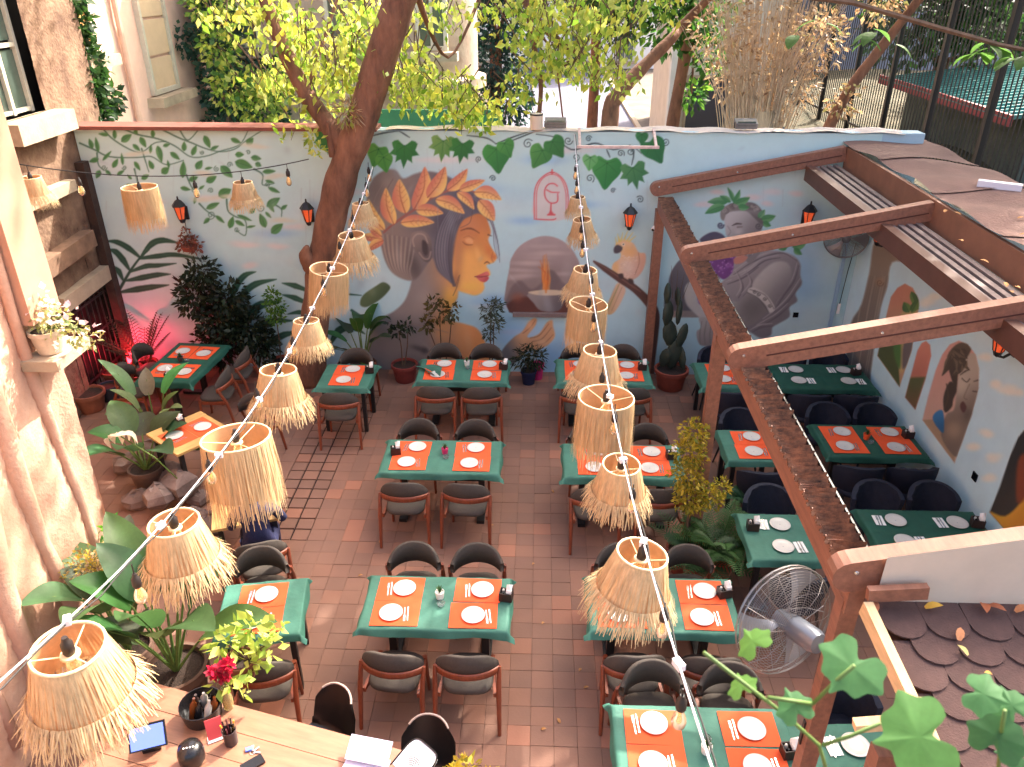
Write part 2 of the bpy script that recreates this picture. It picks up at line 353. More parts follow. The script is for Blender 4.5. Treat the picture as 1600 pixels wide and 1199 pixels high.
def paint_back():
    X0, X1 = WXL+.02, WXR-.002
    c = Canvas(912, 306, lambda a, b: np.stack([X0+(X1-X0)*a, np.full(a.shape, WY), .005+(WH-.01)*b], -1), (168,196,214))
    rg = random.Random(5)
    t = np.clip((c.V-200)/380, 0, 1)[...,None]; c.img = np.array([190,218,214])*(1-t)+np.array([176,212,220])*t
    for _ in range(60): c.blob(rg.uniform(130,1320), rg.uniform(215,560), rg.uniform(40,110), rg.uniform(8,30), rg.choice([(198,216,218),(168,202,216),(204,214,214),(158,196,214)]), .35)
    for x, y, w in ((230,318,30),(240,352,22),(380,382,34),(430,385,22),(400,415,20),(520,340,30),(330,310,26),(465,355,24),(820,520,40),(780,480,36),(700,250,60),(1200,300,24),(1110,318,20),(1180,310,18),(890,235,40),(620,300,40),(560,300,30)):
        for k in range(5): c.blob(x+rg.uniform(-w,w)*.7, y+rg.uniform(-3,3), w*.5, 4.5, (214,208,206), .5)
    for x, y, rx, ry in ((800,520,60,30),(870,560,40,34),(770,470,40,12),(690,285,70,12),(730,295,60,10),(900,320,46,8),(850,250,40,10),(430,365,40,8),(1250,430,40,60),(820,345,30,8)): c.blob(x, y, rx, ry, (124,170,216), .5)
    G1, G2, GD = (66,126,66), (112,160,84), (40,86,66)
    # leafy vine at top left
    c.cur = 1; f = 4.4417; z = lambda x, y: (120+x/f, 190+y/f)
    for ln in ([(170,35),(260,130),(430,215),(540,150),(620,140)],[(300,40),(420,90),(560,120),(680,170),(790,245),(900,240),(1000,205),(1130,160),(1190,60)],[(20,150),(120,195),(230,245),(420,250),(520,245),(620,300),(740,270)],
        [(600,60),(700,110),(800,150),(900,190),(1000,210),(1100,190),(1180,130),(1290,60)],[(710,50),(770,130),(850,50)],[(760,370),(800,460),(850,490)],[(850,570),(900,620),(960,660)],[(1040,540),(1050,620),(1100,660),(1170,690),(1170,790),(1110,760)],[(1230,330),(1290,370),(1290,440),(1370,430)],[(400,330),(420,420)],[(140,220),(150,300),(190,340)],[(450,190),(500,350)],[(1380,580),(1420,610),(1420,660)]):
        c.line([z(*p) for p in ln], [2.6,1.6,1.2], (62,104,84))
    for x, y, r in ((190,320,20),(330,320,16),(820,470,26),(930,650,30),(970,330,20),(1060,300,20),(870,215,15),(1190,215,16),(1280,600,30),(930,480,20),(1110,750,18),(1320,440,18)): c.curl(*z(x,y), r/f, (70,104,84), a0=rg.uniform(0,6), sg=rg.choice((-1,1)))
    for bx, by, tx, ty, w in ((220,95,150,85,26),(265,120,260,50,30),(310,140,380,90,50),(400,60,420,90,30),(530,110,525,50,30),(110,185,85,120,34),(150,210,130,110,30),(180,270,240,205,24),(150,260,85,280,36),(160,340,135,395,40),(200,340,240,375,26),(280,370,330,340,26),(250,320,285,260,36),(320,300,310,220,22),(400,280,440,340,30),(440,110,480,180,40),(390,160,440,205,30),(510,220,515,160,22),(560,170,590,285,44),(600,170,645,160,26),(650,215,715,265,36),(745,205,745,140,36),(800,235,830,165,36),(885,100,925,185,44),(930,195,985,170,26),(1070,120,1140,150,34),(1180,160,1225,115,48),(735,390,740,275,46),(590,360,640,320,50),(640,320,630,270,20),(830,330,870,270,50),(450,400,500,370,36),(340,455,390,440,34),(430,520,470,480,40),(380,400,350,370,20),(530,330,500,270,36),(890,330,940,320,20),(1000,310,1080,390,60),(1100,230,1160,230,40),(1210,250,1280,260,40),(1240,290,1280,310,36),(1100,280,1220,320,66),(1290,350,1380,345,34),(1310,410,1370,425,24),(1330,460,1410,495,30),(985,520,1070,470,70),(720,460,790,475,30),(850,470,885,445,20),(900,605,990,565,40),(920,670,880,710,30),(965,655,1025,705,28),(1090,610,1155,580,28),(1200,635,1240,600,34),(1060,740,1085,660,44),(1100,690,1165,725,30),(1115,650,1215,690,26),(1310,735,1270,640,50),(1310,630,1350,670,22),(1320,590,1410,530,56),(1330,570,1370,630,30),(1420,610,1460,580,28),(1350,775,1430,710,60),(1180,735,1240,725,18),(815,570,830,510,22),(780,410,840,385,40),(900,420,970,380,50)):
        k = rg.random(); c.leaf(z(bx,by), z(tx,ty), w/f, (96-30*k,150-20*k,96-20*k), (58+20*k,116+14*k,66), (50,96,62))
    for x, y in ((860,360),(900,540),(1110,530),(1440,690),(1230,170),(420,230),(1380,380)):
        for k in range(4): c.blob(*z(x+rg.uniform(-60,60), y+rg.uniform(-14,14)), 14, 3.5, (206,206,186), .6)
    # palm frond and blades
    c.cur = 2; PD = (32,74,60)
    c.line([z(300,1160), z(370,1040), z(440,945), z(500,890)], [5,3.5,2.5], PD)
    for pts, w in (([(440,945),(360,880),(280,838),(205,830)],(3,9,8,1)),([(445,940),(520,850),(600,825),(710,845)],(3,10,9,1)),([(440,950),(560,935),(680,925),(860,955)],(4,8,7,2)),([(365,1030),(320,960),(270,905),(220,890)],(3,10,9,1)),([(365,1045),(480,1005),(560,1000),(690,985)],(3,8,7,1)),([(320,1100),(290,1040),(250,1005)],(3,9,2)),([(345,1105),(450,1085),(560,1065),(650,1060)],(3,9,8,1)),([(300,1185),(420,1165),(520,1150),(640,1135)],(3,10,9,1))):
        c.line([z(*p) for p in pts], w, PD); c.line([z(*p) for p in pts], .9, (58,104,80), .7)
    g = 3.404; z2 = lambda x, y: (150+x/g, 400+y/g)
    for pts, w in (([(715,260),(740,170),(790,105),(850,85)],(3,11,9,1)),([(745,310),(780,210),(850,150),(960,125)],(3,11,10,1)),([(780,370),(800,320),(880,260),(985,245)],(3,15,13,1)),([(820,450),(850,400),(920,350),(1045,345)],(3,13,11,2)),([(880,515),(920,470),(1000,420),(1080,410)],(3,12,10,2)),([(990,145),(1060,160),(1150,195)],(1,9,3)),([(990,207),(1060,225),(1150,265)],(1,9,3)),([(1020,310),(1080,300),(1150,310)],(1,7,3)),([(1240,480),(1290,400),(1360,380),(1430,415)],(3,12,10,1)),([(720,250),(780,390),(840,530)],(4,4,3)),([(1350,205),(1410,210)],(3,1)),([(1360,290),(1430,330)],(4,1)),([(720,440),(780,440),(810,480)],(2,12,2))):
        c.line([z2(*p) for p in pts], w, (36,80,62)); c.line([z2(*p) for p in pts], 1, (70,116,88), .6)
    c.poly([z2(*p) for p in ((1405,260),(1420,210),(1490,160),(1530,140),(1565,165),(1545,200),(1500,240),(1440,272))], (92,110,72), (62,84,56), z2(1420,190), z2(1540,260))
    # woman with a wreath of autumn leaves
    c.cur = 3; h = 6.6625; w_ = lambda x, y: (560+x/h, 230+y/h)
    GB = (128,116,110)
    body = c.poly([(646,430),(640,452),(631,472),(615,487),(592,500),(579,518),(574,540),(574,596),(770,596),(762,552),(756,530),(744,513),(725,506),(702,499),(706,480),(716,457),(706,400),(664,400)], (134,124,120), (224,152,90), (655,500), (735,490), soft=1.8)
    c.blob(600,540,34,50,(120,110,108),.8,clip=body); c.blob(640,560,40,40,(124,116,112),.7,clip=body); c.blob(663,470,22,34,(166,152,142),.6,clip=body); c.blob(705,468,15,24,(252,184,84),.95,clip=body)
    c.blob(690,510,16,30,(226,160,92),.6,clip=body); c.blob(735,580,30,26,(150,108,86),.7,clip=body); c.blob(740,520,18,10,(226,150,90),.7,clip=body); c.blob(655,545,16,5,(70,62,62),.7,.3,body); c.blob(664,548,7,6,(56,52,54),.7,clip=body)
    c.line([(640,506),(670,512),(700,520)], [1,4,1], (150,126,112), .5, clip=body)
    hair = c.poly([(573,330),(574,300),(584,278),(602,266),(618,266),(630,279),(648,272),(672,268),(700,276),(726,292),(748,305),(762,324),(768,342),(760,344),(752,338),(730,345),(716,362),(708,380),(706,402),(708,424),(712,446),(700,438),(684,424),(676,404),(668,412),(650,436),(632,437),(613,426),(602,408),(596,388),(590,372),(578,352)], (138,122,112), (100,94,102), (600,330), (730,330), soft=2)
    c.blob(590,300,16,30,(112,98,92),.7,clip=hair); c.blob(606,285,12,10,(150,134,122),.6,clip=hair); c.blob(650,298,40,12,(122,108,104),.6,clip=hair); c.blob(622,405,16,20,(168,150,136),.7,clip=hair); c.blob(646,415,12,26,(84,74,72),.8,-.3,hair); c.blob(686,345,14,30,(76,72,84),.8,.4,hair); c.blob(694,392,10,34,(128,122,124),.6,.1,hair); c.blob(735,316,28,10,(78,72,86),.8,.6,hair); c.blob(662,352,26,12,(104,92,90),.7,clip=hair)
    for k in range(16):
        s_ = k/15; c.line([(594+56*s_,366+8*s_),(600+44*s_,398+8*s_),(612+28*s_,424),(636+8*s_,437)], [.8,2.4,.8], (196,178,160) if k % 2 else (92,80,76), .5, clip=hair, soft=1.4)
    for k in range(14):
        s_ = k/13; c.line([(704+16*s_,326+8*s_),(688+24*s_,352+4*s_),(680+28*s_,386),(684+24*s_,418),(704+6*s_,442)], [.8,2.6,.8], (156,150,156) if k % 2 else (64,60,72), .55, clip=hair, soft=1.4)
    for k in range(9):
        s_ = k/8; c.line([(722+30*s_,298+14*s_),(746+18*s_,318+10*s_),(764+6*s_,346),(772+5*s_,380)], [.8,2,.6], (150,142,152) if k % 2 else (64,58,72), .55, clip=hair, soft=1.3)
    c.line([(580,340),(586,310),(600,285)], 1, (150,132,118), .5, clip=hair); c.line([(590,345),(598,310),(614,280)], 1, (92,80,76), .6, clip=hair)
    face = c.poly([(722,346),(736,338),(748,334),(759,340),(765,354),(767,364),(763,374),(766,384),(771,392),(776,400),(775,406),(770,411),(761,414),(761,418),(765,423),(766,430),(760,434),(760,439),(756,443),(757,450),(752,458),(742,462),(730,459),(716,454),(708,442),(707,420),(706,400),(708,382),(713,364)], (196,120,70), (250,186,100), (714,356), (745,440), soft=1.6)
    c.blob(735,352,18,14,(206,138,96),.6,clip=face); c.blob(732,408,18,22,(250,186,100),.7,clip=face); c.blob(716,400,10,40,(190,128,86),.6,clip=face); c.blob(764,392,8,14,(214,120,62),.7,-.4,face); c.blob(772,402,6,6,(206,112,66),.7,clip=face)
    c.blob(736,448,18,9,(250,196,90),.7,clip=face); c.blob(712,438,8,16,(158,100,72),.7,clip=face); c.blob(731,374,12,7,(222,150,96),.7,clip=face); c.blob(752,372,6,14,(220,140,74),.6,clip=face); c.blob(747,398,5,14,(255,196,116),.5,-.3,face)
    for k in range(9): c.line([(726-k*1.6,338+k),(714-k*1.2,362),(706-k*1.0+2,395),(706-k*.4,425),(712-k*.5,447)], [1,2.6,1], [(84,76,82),(120,112,116),(62,56,64)][k % 3], .55, soft=1.6)
    for k in range(3): c.line([(760+k*3,334),(770+k*2,356+3*k),(772+k*3,382),(777+k*2,404+3*k)], [1.6,1.4,.5], [(112,106,116),(150,144,152),(92,86,96)][k], .8)
    c.line([(720,360.5),(730,357.5),(739,358.5),(749,364.5)], [1.2,3,1], (112,66,46), .9); c.line([(763,367),(768,369)], [2.4,1.2], (100,60,44), .9)
    c.line([(723,378),(729,382.5),(738,382.8)], [.8,2,1], (150,84,56), .95); c.line([(724,372),(732,369),(741,374)], [.6,1.4,.6], (176,108,66), .8); c.poly([(727,375),(733,372),(739,376),(738,381),(730,380)], (236,174,116), soft=1.5, al=.8)
    c.line([(757,412),(761,409.5),(765,412)], [1,2.2,1], (120,60,44), .9); c.line([(770,394),(768,404),(771,410)], 1.2, (176,96,58), .6); c.line([(760,375),(764,383),(769,392)], 1, (186,110,60), .6)
    c.poly([(742,432.5),(750,429),(757,425.5),(762,424.5),(765,429),(760,432),(752,433)], (204,92,90), (226,124,110), (745,432), (765,425), soft=.9); c.poly([(744,433),(752,433),(761,432),(764,435),(759,440.5),(751,440)], (222,112,104), (196,84,86), (750,434), (758,441), soft=.9); c.line([(742,432.6),(752,433),(763,431)], [1,1.4,.8], (120,46,50), .9)
    c.poly([(642,368),(650,362),(662,362),(672,372),(675,390),(674,404),(668,410),(660,406),(654,398),(646,388)], (140,122,112), (98,86,84), (645,365), (672,405)); c.line([(647,385),(645,374),(652,366),(663,368),(668,380)], 2.4, (170,150,136), .8); c.poly([(660,376),(667,380),(669,394),(665,400),(660,392)], (70,58,58), soft=1.5); c.line([(655,395),(662,404),(670,404),(673,394)], 2.6, (158,138,126), .8)
    c.line([(738,330),(734,348),(720,356)], .8, (90,70,70), .7); c.line([(712,446),(718,430),(714,448),(708,462)], .9, (96,72,60), .8); c.line([(766,345),(776,372),(781,400)], [1.6,1.6,.5], (110,104,112), .8)
    st = (150,92,84); c.line([w_(*p) for p in ((265,890),(330,830),(450,740),(600,640),(750,540),(920,460),(1060,440),(1210,470),(1300,580))], [3,4,4,3,2], st)
    for b, t_, wd, bd in (((270,865),(105,545),110,-.12),((370,805),(285,425),125,-.08),((490,690),(425,335),150,-.06),((580,650),(692,205),150,.1),((720,525),(905,205),140,.08),((925,450),(1135,228),110,.08),((1050,445),(1318,345),90,.0),((1205,470),(1490,550),120,-.12),((1030,472),(1205,650),90,-.1),((805,545),(1105,692),120,-.1),((600,655),(885,690),110,-.05),((440,788),(790,785),110,-.05),((1255,555),(1415,770),130,-.05),((255,965),(0,935),80,.05),((260,975),(90,1090),80,.1),((240,930),(95,820),70,0)):
        c.leaf(w_(*b), w_(*t_), wd*1.2/h, (238,194,112), (206,120,96), (150,74,58), bd)
        bb, tt = np.array(w_(*b)), np.array(w_(*t_)); d = tt-bb; n_ = np.array([-d[1],d[0]])/np.hypot(*d)*wd/h*.3
        for k in (.3,.45,.6,.75):
            for sg in (-1,1): c.line([bb+d*k, bb+d*(k+.1)+n_*sg], .7, (168,92,66), .45, smooth=0)
    # hands
    c.cur = 4; g = 4.706; z3 = lambda x, y: (560+x/g, 400+y/g)
    c.poly([z3(*p) for p in ((1020,800),(1060,690),(1140,600),(1200,560),(1250,490),(1290,458),(1312,470),(1300,515),(1245,585),(1262,600),(1330,570),(1385,490),(1425,474),(1432,520),(1445,590),(1400,650),(1320,695),(1260,690),(1200,740),(1130,800))], (110,104,102), (214,158,112), z3(1080,700), z3(1230,620), soft=1.4)
    for p in (((1262,605),(1330,585),(1400,500)),((1280,630),(1350,610),(1418,530)),((1300,660),(1370,640),(1432,580)),((1210,570),(1260,530),(1300,475))): c.line([z3(*q) for q in p], [1,1.6,.8], (150,96,66), .8)
    c.blob(*z3(1350,640), 10, 6, (232,182,136), .7); c.blob(*z3(1260,510), 5, 8, (230,178,132), .7)
    # arch with a volcano and a fire bowl
    c.cur = 5
    ar = c.poly([(796,488),(796,420),(801,400),(813,384),(832,373),(852,369),(872,373),(890,385),(901,402),(906,420),(906,488)], (170,152,148), (142,124,118), (850,370), (850,450), smooth=3)
    for k in range(14): c.blob(rg.uniform(800,900), rg.uniform(385,440), 26, 4, (192,172,164), .5, clip=ar)
    c.poly([(796,456),(806,442),(816,440),(830,452),(846,442),(854,424),(866,424),(878,440),(890,446),(906,436),(906,490),(796,490)], (118,100,98), soft=2, clip=ar); c.poly([(796,472),(820,464),(850,466),(880,462),(906,468),(906,490),(796,490)], (96,52,42), soft=2.5, clip=ar); c.blob(808,465,12,9,(150,86,62),.7,clip=ar)
    for k in range(16):
        x = 853+rg.gauss(0,4); c.line([(853+rg.gauss(0,3),457),(x,435),(852+rg.gauss(0,5),405+rg.uniform(-8,14))], [4,3,.8], rg.choice([(226,128,50),(206,104,44),(238,164,84),(190,92,52)]), .5)
    c.poly([(826,458),(834,474),(846,486),(872,486),(882,472),(886,458)], (150,138,132), (98,90,92), (830,460), (880,485), smooth=3); c.poly([(825,457),(840,454),(856,453),(874,454),(887,457),(874,461),(856,462),(838,461)], (214,192,160), soft=1); c.line([(853,457),(853,440)], [3,5], (226,128,50), .8)
    # cockatoo on a branch
    c.cur = 6; g = 4.443; z4 = lambda x, y: (920+x/g, 330+y/g)
    c.poly([z4(*p) for p in ((200,500),(150,600),(118,680),(135,720),(180,700),(230,620),(255,540))], (206,170,124), (226,190,160), z4(140,640), z4(230,640)); c.line([z4(210,510), z4(130,690)], 1.2, (140,140,80), .8); c.line([z4(230,530), z4(160,690)], 1, (170,130,100), .7)
    bd = c.poly([z4(*p) for p in ((185,245),(200,215),(250,200),(310,225),(345,285),(390,295),(395,350),(370,420),(320,470),(260,475),(190,440),(160,400),(175,360),(215,330),(220,290))], (236,196,150), (214,168,146), z4(220,300), z4(380,420)); c.blob(*z4(280,290), 14, 12, (236,178,112), .8, clip=bd); c.blob(*z4(270,390), 16, 18, (228,204,186), .8, clip=bd); c.blob(*z4(185,390), 6, 14, (232,184,116), .7, clip=bd); c.line([z4(345,290), z4(350,360), z4(320,440)], 1.2, (160,110,96), .7)
    for k in range(60): c.blob(*z4(rg.uniform(220,340), rg.uniform(310,460)), 1.6, 1, rg.choice([(214,180,160),(240,216,196)]), .6, clip=bd)
    for p in (((210,215),(200,160)),((225,205),(235,150)),((245,200),(270,140)),((265,205),(305,150)),((195,235),(185,185)),((280,210),(325,175)),((215,210),(210,180))): c.line([z4(*q) for q in p], [3,.8], (228,206,116), .9, smooth=0)
    c.poly([z4(*p) for p in ((178,250),(200,235),(232,250),(228,275),(205,292),(180,292),(172,275))], (84,76,80)); c.blob(*z4(240,232), 2.6, 2.6, (246,240,230), 1); c.blob(*z4(240,232), 1.2, 1.2, (20,20,20), 1)
    c.line([z4(*p) for p in ((35,350),(110,400),(220,475),(320,540),(420,640),(460,720),(460,860),(440,1060),(440,1160))], [3,9,11,12,14,14,10,8,8], (92,62,54)); c.line([z4(40,350), z4(130,405), z4(240,480), z4(360,560)], [1,2.4,2], (134,98,84), .7)
    c.poly([z4(*p) for p in ((205,440),(235,435),(240,465),(215,470))], (70,54,52)); c.poly([z4(*p) for p in ((275,470),(305,475),(310,505),(280,500))], (70,54,52))
    # emblem: a G above a wine glass in an arch
    c.cur = 7; g = 6.15; z5 = lambda x, y: (800+x/g, 190+y/g); RD = (206,84,88)
    c.poly([z5(*p) for p in ((218,930),(218,700),(240,590),(300,520),(385,490),(460,520),(520,590),(540,700),(540,930))], (206,200,194), smooth=3, soft=1.5)
    for o, wd in ((0,1.7),(20,1.1)): c.line([z5(*p) for p in ((215+o,940),(215+o,700),(245+o,590),(310+o*.4,520+o*.5),(385,488+o),(455-o*.4,520+o*.5),(510-o,590),(538-o,700),(538-o,880))], wd, RD)
    c.line([z5(230,940), z5(380,945), z5(420,935)], 1.8, RD); c.line([z5(385,465), z5(385,505)], 2.4, RD, smooth=0); c.line([z5(370,490), z5(400,490)], 2, RD, smooth=0)
    c.line([z5(*p) for p in ((435,620),(400,597),(350,605),(318,650),(315,710),(335,755),(375,785),(435,770),(440,690),(450,682),(380,680),(330,655))], 2, RD, smooth=4); c.line([z5(375,785), z5(372,880)], [2,3], RD, smooth=0); c.line([z5(345,897), z5(410,897)], 2.6, RD, smooth=0); c.poly([z5(372,850), z5(410,898), z5(345,898)], RD, smooth=0)
    # vine leaves along the top
    c.cur = 8; VD = (48,62,62)
    for ln in ([(580,213),(600,208),(624,205)],[(624,205),(640,215)],[(730,212),(760,216),(775,225)],[(775,225),(800,215),(830,205)],[(838,210),(868,215),(885,230),(900,234),(930,224),(958,234),(985,228),(1002,240)],[(984,227),(990,240),(987,258)],[(948,234),(953,246)],[(795,222),(840,204)]): c.line(ln, [1.2,2.2,1], VD)
    for x, y, r in ((825,225,8),(888,220,7),(970,240,6),(985,237,7),(1040,222,6),(922,279,7),(900,246,6),(1000,312,6),(748,249,5),(770,279,5),(920,217,5),(958,298,4)): c.curl(x, y, r, VD, a0=rg.uniform(0,6), w=1.2, sg=rg.choice((-1,1)))
    def lobed(x, y, s, rot, k=0, ca=(70,146,62), cb=(38,104,50), sharp=1):
        n = 5 if sharp else 3; pts = []; cc, ss = math.cos(rot), math.sin(rot)
        prof = [(0,-.25),(.45,-.62),(.85,-.42),(.72,.0),(.98,.32),(.52,.42),(.56,.86),(.22,.66),(0,1.25),(-.22,.66),(-.56,.86),(-.52,.42),(-.98,.32),(-.72,0),(-.85,-.42),(-.45,-.62)] if sharp else [(0,-.4),(.5,-.6),(.85,-.2),(.75,.3),(.4,.75),(0,1.25),(-.4,.75),(-.75,.3),(-.85,-.2),(-.5,-.6)]
        q = [(x+s*(a*cc-b*ss), y+s*(a*ss+b*cc)) for a, b in prof]; c.poly(q, ca, cb, (x-s, y-s), (x+s, y+s), smooth=3 if not sharp else 2, soft=.9)
        for a, b in ((0,1.05),(.62,.26),(-.62,.26),(.45,-.4),(-.45,-.4)): c.line([(x+s*.25*ss, y-s*.25*cc), (x+s*(a*cc-b*ss), y+s*(a*ss+b*cc))], [1.1,.5], (34,92,48), .6, smooth=0)
    for x, y, s, r_, sh, ca, cb in ((590,238,17,.3,0,(110,172,70),(60,136,56)),(600,250,14,-.2,0,(104,168,70),(66,140,56)),(632,234,20,.05,1,(60,138,58),(34,104,50)),(692,226,19,.1,1,(120,160,84),(74,132,60)),(722,230,18,.15,1,(56,132,56),(32,100,48)),(776,240,22,-.1,0,(66,150,66),(40,112,54)),(790,228,14,-.4,0,(84,160,72),(54,126,58)),(845,240,18,.5,0,(90,156,74),(50,116,56)),(866,226,17,-.6,0,(62,132,62),(44,108,54)),(948,262,24,.1,0,(78,156,76),(36,116,56)),(922,250,12,.1,0,(124,190,120),(92,166,92)),(990,268,20,-.2,1,(84,142,84),(52,112,66)),(1020,230,20,-.5,0,(56,128,70),(36,104,58)),(510,215,18,-.1,1,(50,130,62),(34,104,52)),(1003,213,10,0,0,(60,130,74),(50,116,66))): lobed(x, y, s*1.18, r_, 0, ca, cb, sh)
    # bearded wreathed figure with grapes
    c.cur = 9; g = 4.1333; z6 = lambda x, y: (1040+x/g, 270+y/g); ST = (158,150,148)
    for x, y in ((240,205),(350,125),(660,200),(830,135),(560,160)):
        for k in range(4): c.blob(*z6(x+rg.uniform(-30,30), y+rg.uniform(-8,8)), 9, 4, (216,204,200), .6)
    c.poly([z6(*p) for p in ((10,900),(20,700),(60,600),(130,540),(250,520),(330,560),(330,900))], (92,88,94), (128,122,122), z6(40,700), z6(250,600)); c.poly([z6(*p) for p in ((10,890),(370,895),(370,935),(10,935))], (140,128,122), smooth=0)
    c.poly([z6(*p) for p in ((220,440),(260,400),(320,382),(375,405),(380,440),(300,470))], (86,82,100))
    c.poly([z6(*p) for p in ((230,520),(300,490),(380,470),(460,480),(450,560),(420,660),(370,690),(320,640),(270,560))], (116,66,128))
    c.poly([z6(*p) for p in ((205,730),(240,700),(290,720),(300,800),(270,850),(215,850))], (110,58,122))
    for k in range(60):
        if k < 40: x, y = rg.uniform(280,445), rg.uniform(500,670)
        else: x, y = rg.uniform(215,290), rg.uniform(720,845)
        if k < 40 and (y-500) > (x-230)*1.6: continue
        c.blob(*z6(x,y), 3.6, 3.6, rg.choice([(152,96,166),(132,78,148),(122,70,140),(92,48,108)]), .9); c.blob(*z6(x-5,y-6), 1.4, 1.4, (196,150,204), .7)
    dr = c.poly([z6(*p) for p in ((455,560),(520,520),(620,500),(740,508),(830,540),(870,590),(870,660),(880,720),(840,780),(850,830),(800,870),(800,930),(730,975),(690,1000),(680,1050),(620,1070),(560,1040),(480,990),(400,880),(360,740),(370,700),(430,650))], (160,152,152), (122,116,120), z6(500,560), z6(760,920), soft=1.5)
    for p in (((440,660),(540,590),(650,540),(760,520),(850,570)),((430,690),(540,640),(640,570),(740,550)),((400,720),(500,680),(600,610)),((860,600),(830,700),(760,800),(700,900)),((880,700),(800,820),(720,900),(640,960)),((800,860),(720,930),(600,1000)),((700,990),(620,1000),(560,1030)),((460,640),(500,740),(470,810)),((520,640),(560,720),(500,800))): c.line([z6(*q) for q in p], [1,2.8,1], (98,90,98), .75, clip=dr); c.line([z6(q[0]-12, q[1]-16) for q in p], [1,2.6,1], (190,182,180), .6, clip=dr)
    um = c.poly([z6(*p) for p in ((560,720),(620,640),(700,580),(780,580),(815,640),(800,720),(730,820),(690,880),(640,830),(580,780))], (196,190,184), (128,122,124), z6(620,640), z6(790,800), soft=1.8)
    fa = c.poly([z6(*p) for p in ((480,830),(540,760),(600,800),(650,880),(640,910),(560,980),(470,1000),(380,1010),(270,970),(190,910),(130,840),(125,740),(180,690),(240,680),(230,720),(205,780),(220,850),(300,870),(400,830))], (188,180,172), (130,124,122), z6(300,850), z6(520,990), soft=1.6); c.blob(*z6(560,870), 20, 20, (112,106,106), .7, clip=fa); c.blob(*z6(160,780), 8, 20, (196,186,172), .6, clip=fa)
    c.poly([z6(*p) for p in ((530,770),(560,740),(640,780),(690,840),(705,885),(670,905),(650,860),(600,810))], (206,200,194), soft=1)
    c.line([z6(545,755), z6(640,790), z6(700,880)], 1, (84,78,78), .8); c.line([z6(530,775), z6(600,812), z6(665,900)], 1, (84,78,78), .8)
    for x, y in ((600,785),(640,815),(672,860),(575,768)): c.curl(*z6(x,y), 3.2, (84,78,78), w=.9)
    hd = c.poly([z6(*p) for p in ((365,270),(390,230),(470,210),(560,230),(610,290),(625,350),(600,400),(540,470),(470,520),(420,480),(395,420),(385,370),(380,320))], (196,188,182), (134,126,124), z6(400,300), z6(580,420), soft=1.4)
    c.poly([z6(*p) for p in ((355,290),(360,240),(420,200),(500,190),(580,200),(630,260),(640,340),(610,330),(570,290),(520,250),(440,250),(395,265),(375,310))], (140,128,120), (106,98,96), z6(400,210), z6(600,300)); c.poly([z6(*p) for p in ((470,480),(540,440),(600,390),(690,420),(640,480),(560,580),(520,570))], (140,132,130))
    for k in range(18): a = rg.uniform(0,1); c.curl(*z6(370+250*a+rg.uniform(-8,8), 255-60*math.sin(a*3.1)+rg.uniform(-10,24)), rg.uniform(2.5,5), rg.choice([(104,94,90),(166,154,146)]), w=1.1, a0=rg.uniform(0,6))
    for k in range(12): c.line([z6(480+k*14,470-k*4), z6(500+k*13,520-k*3), z6(510+k*10,560-k*6)], [.8,1.4,.6], rg.choice([(104,98,98),(176,168,164)]), .7)
    c.line([z6(430,342), z6(460,330), z6(490,332)], [1,3,1.4], (80,66,62), .9); c.line([z6(465,352), z6(495,350)], [2,1], (104,84,78), .9); c.line([z6(400,345), z6(420,380), z6(405,405)], 1.2, (140,128,124), .8); c.curl(*z6(600,345), 5.5, (84,78,80), w=1.6); c.blob(*z6(470,380), 8, 6, (208,200,194), .6, clip=hd); c.curl(*z6(355,340), 5, (96,100,116), w=3)
    for b, t_, w in (((440,190),(400,95),30),((440,200),(480,110),34),((400,190),(270,190),50),((380,215),(255,265),56),((450,200),(545,160),50),((470,220),(540,225),44),((420,190),(350,150),36),((600,290),(640,240),40),((620,300),(710,280),50),((630,320),(680,345),40),((800,470),(720,460),50),((820,480),(910,450),56),((830,490),(880,530),40),((780,490),(730,495),30),((820,460),(830,440),26),((170,590),(140,600),20)): c.leaf(z6(*b), z6(*t_), w/g, (112,166,108), (66,132,78), (54,112,66), .05)
    c.poly([z6(*p) for p in ((440,560),(480,530),(530,545),(500,580),(450,590))], (206,140,120)); c.poly([z6(*p) for p in ((165,620),(200,610),(230,660),(190,690),(165,670))], (196,130,116))
    c.poly([z6(*p) for p in ((215,940),(280,940),(370,990),(350,1100),(300,1120),(220,1110),(200,1030),(230,1000))], (176,164,156), (140,130,126), z6(230,950), z6(330,1100))
    for x in (235,265,300,330): c.line([z6(x,960), z6(x-14,1040), z6(x-10,1110)], [1,2,1], (118,108,106), .7)
    for _ in range(70): c.blob(rg.uniform(130,1310), rg.uniform(210,590), rg.uniform(2,26), rg.uniform(2,10), rg.choice([(214,216,214),(150,160,166),(196,200,198)]), rg.uniform(.08,.28), rg.uniform(0,3))
    for _ in range(26): x = rg.uniform(130,1300); y = rg.uniform(206,330); c.line([(x,y),(x+rg.uniform(-1,3),y+rg.uniform(14,60))], [1.6,.5], (150,156,156), rg.uniform(.1,.3))
    for _ in range(40): c.blob(rg.uniform(210,1290), rg.uniform(560,600), rg.uniform(4,22), rg.uniform(2,7), (128,124,118), rg.uniform(.15,.4))
    return c
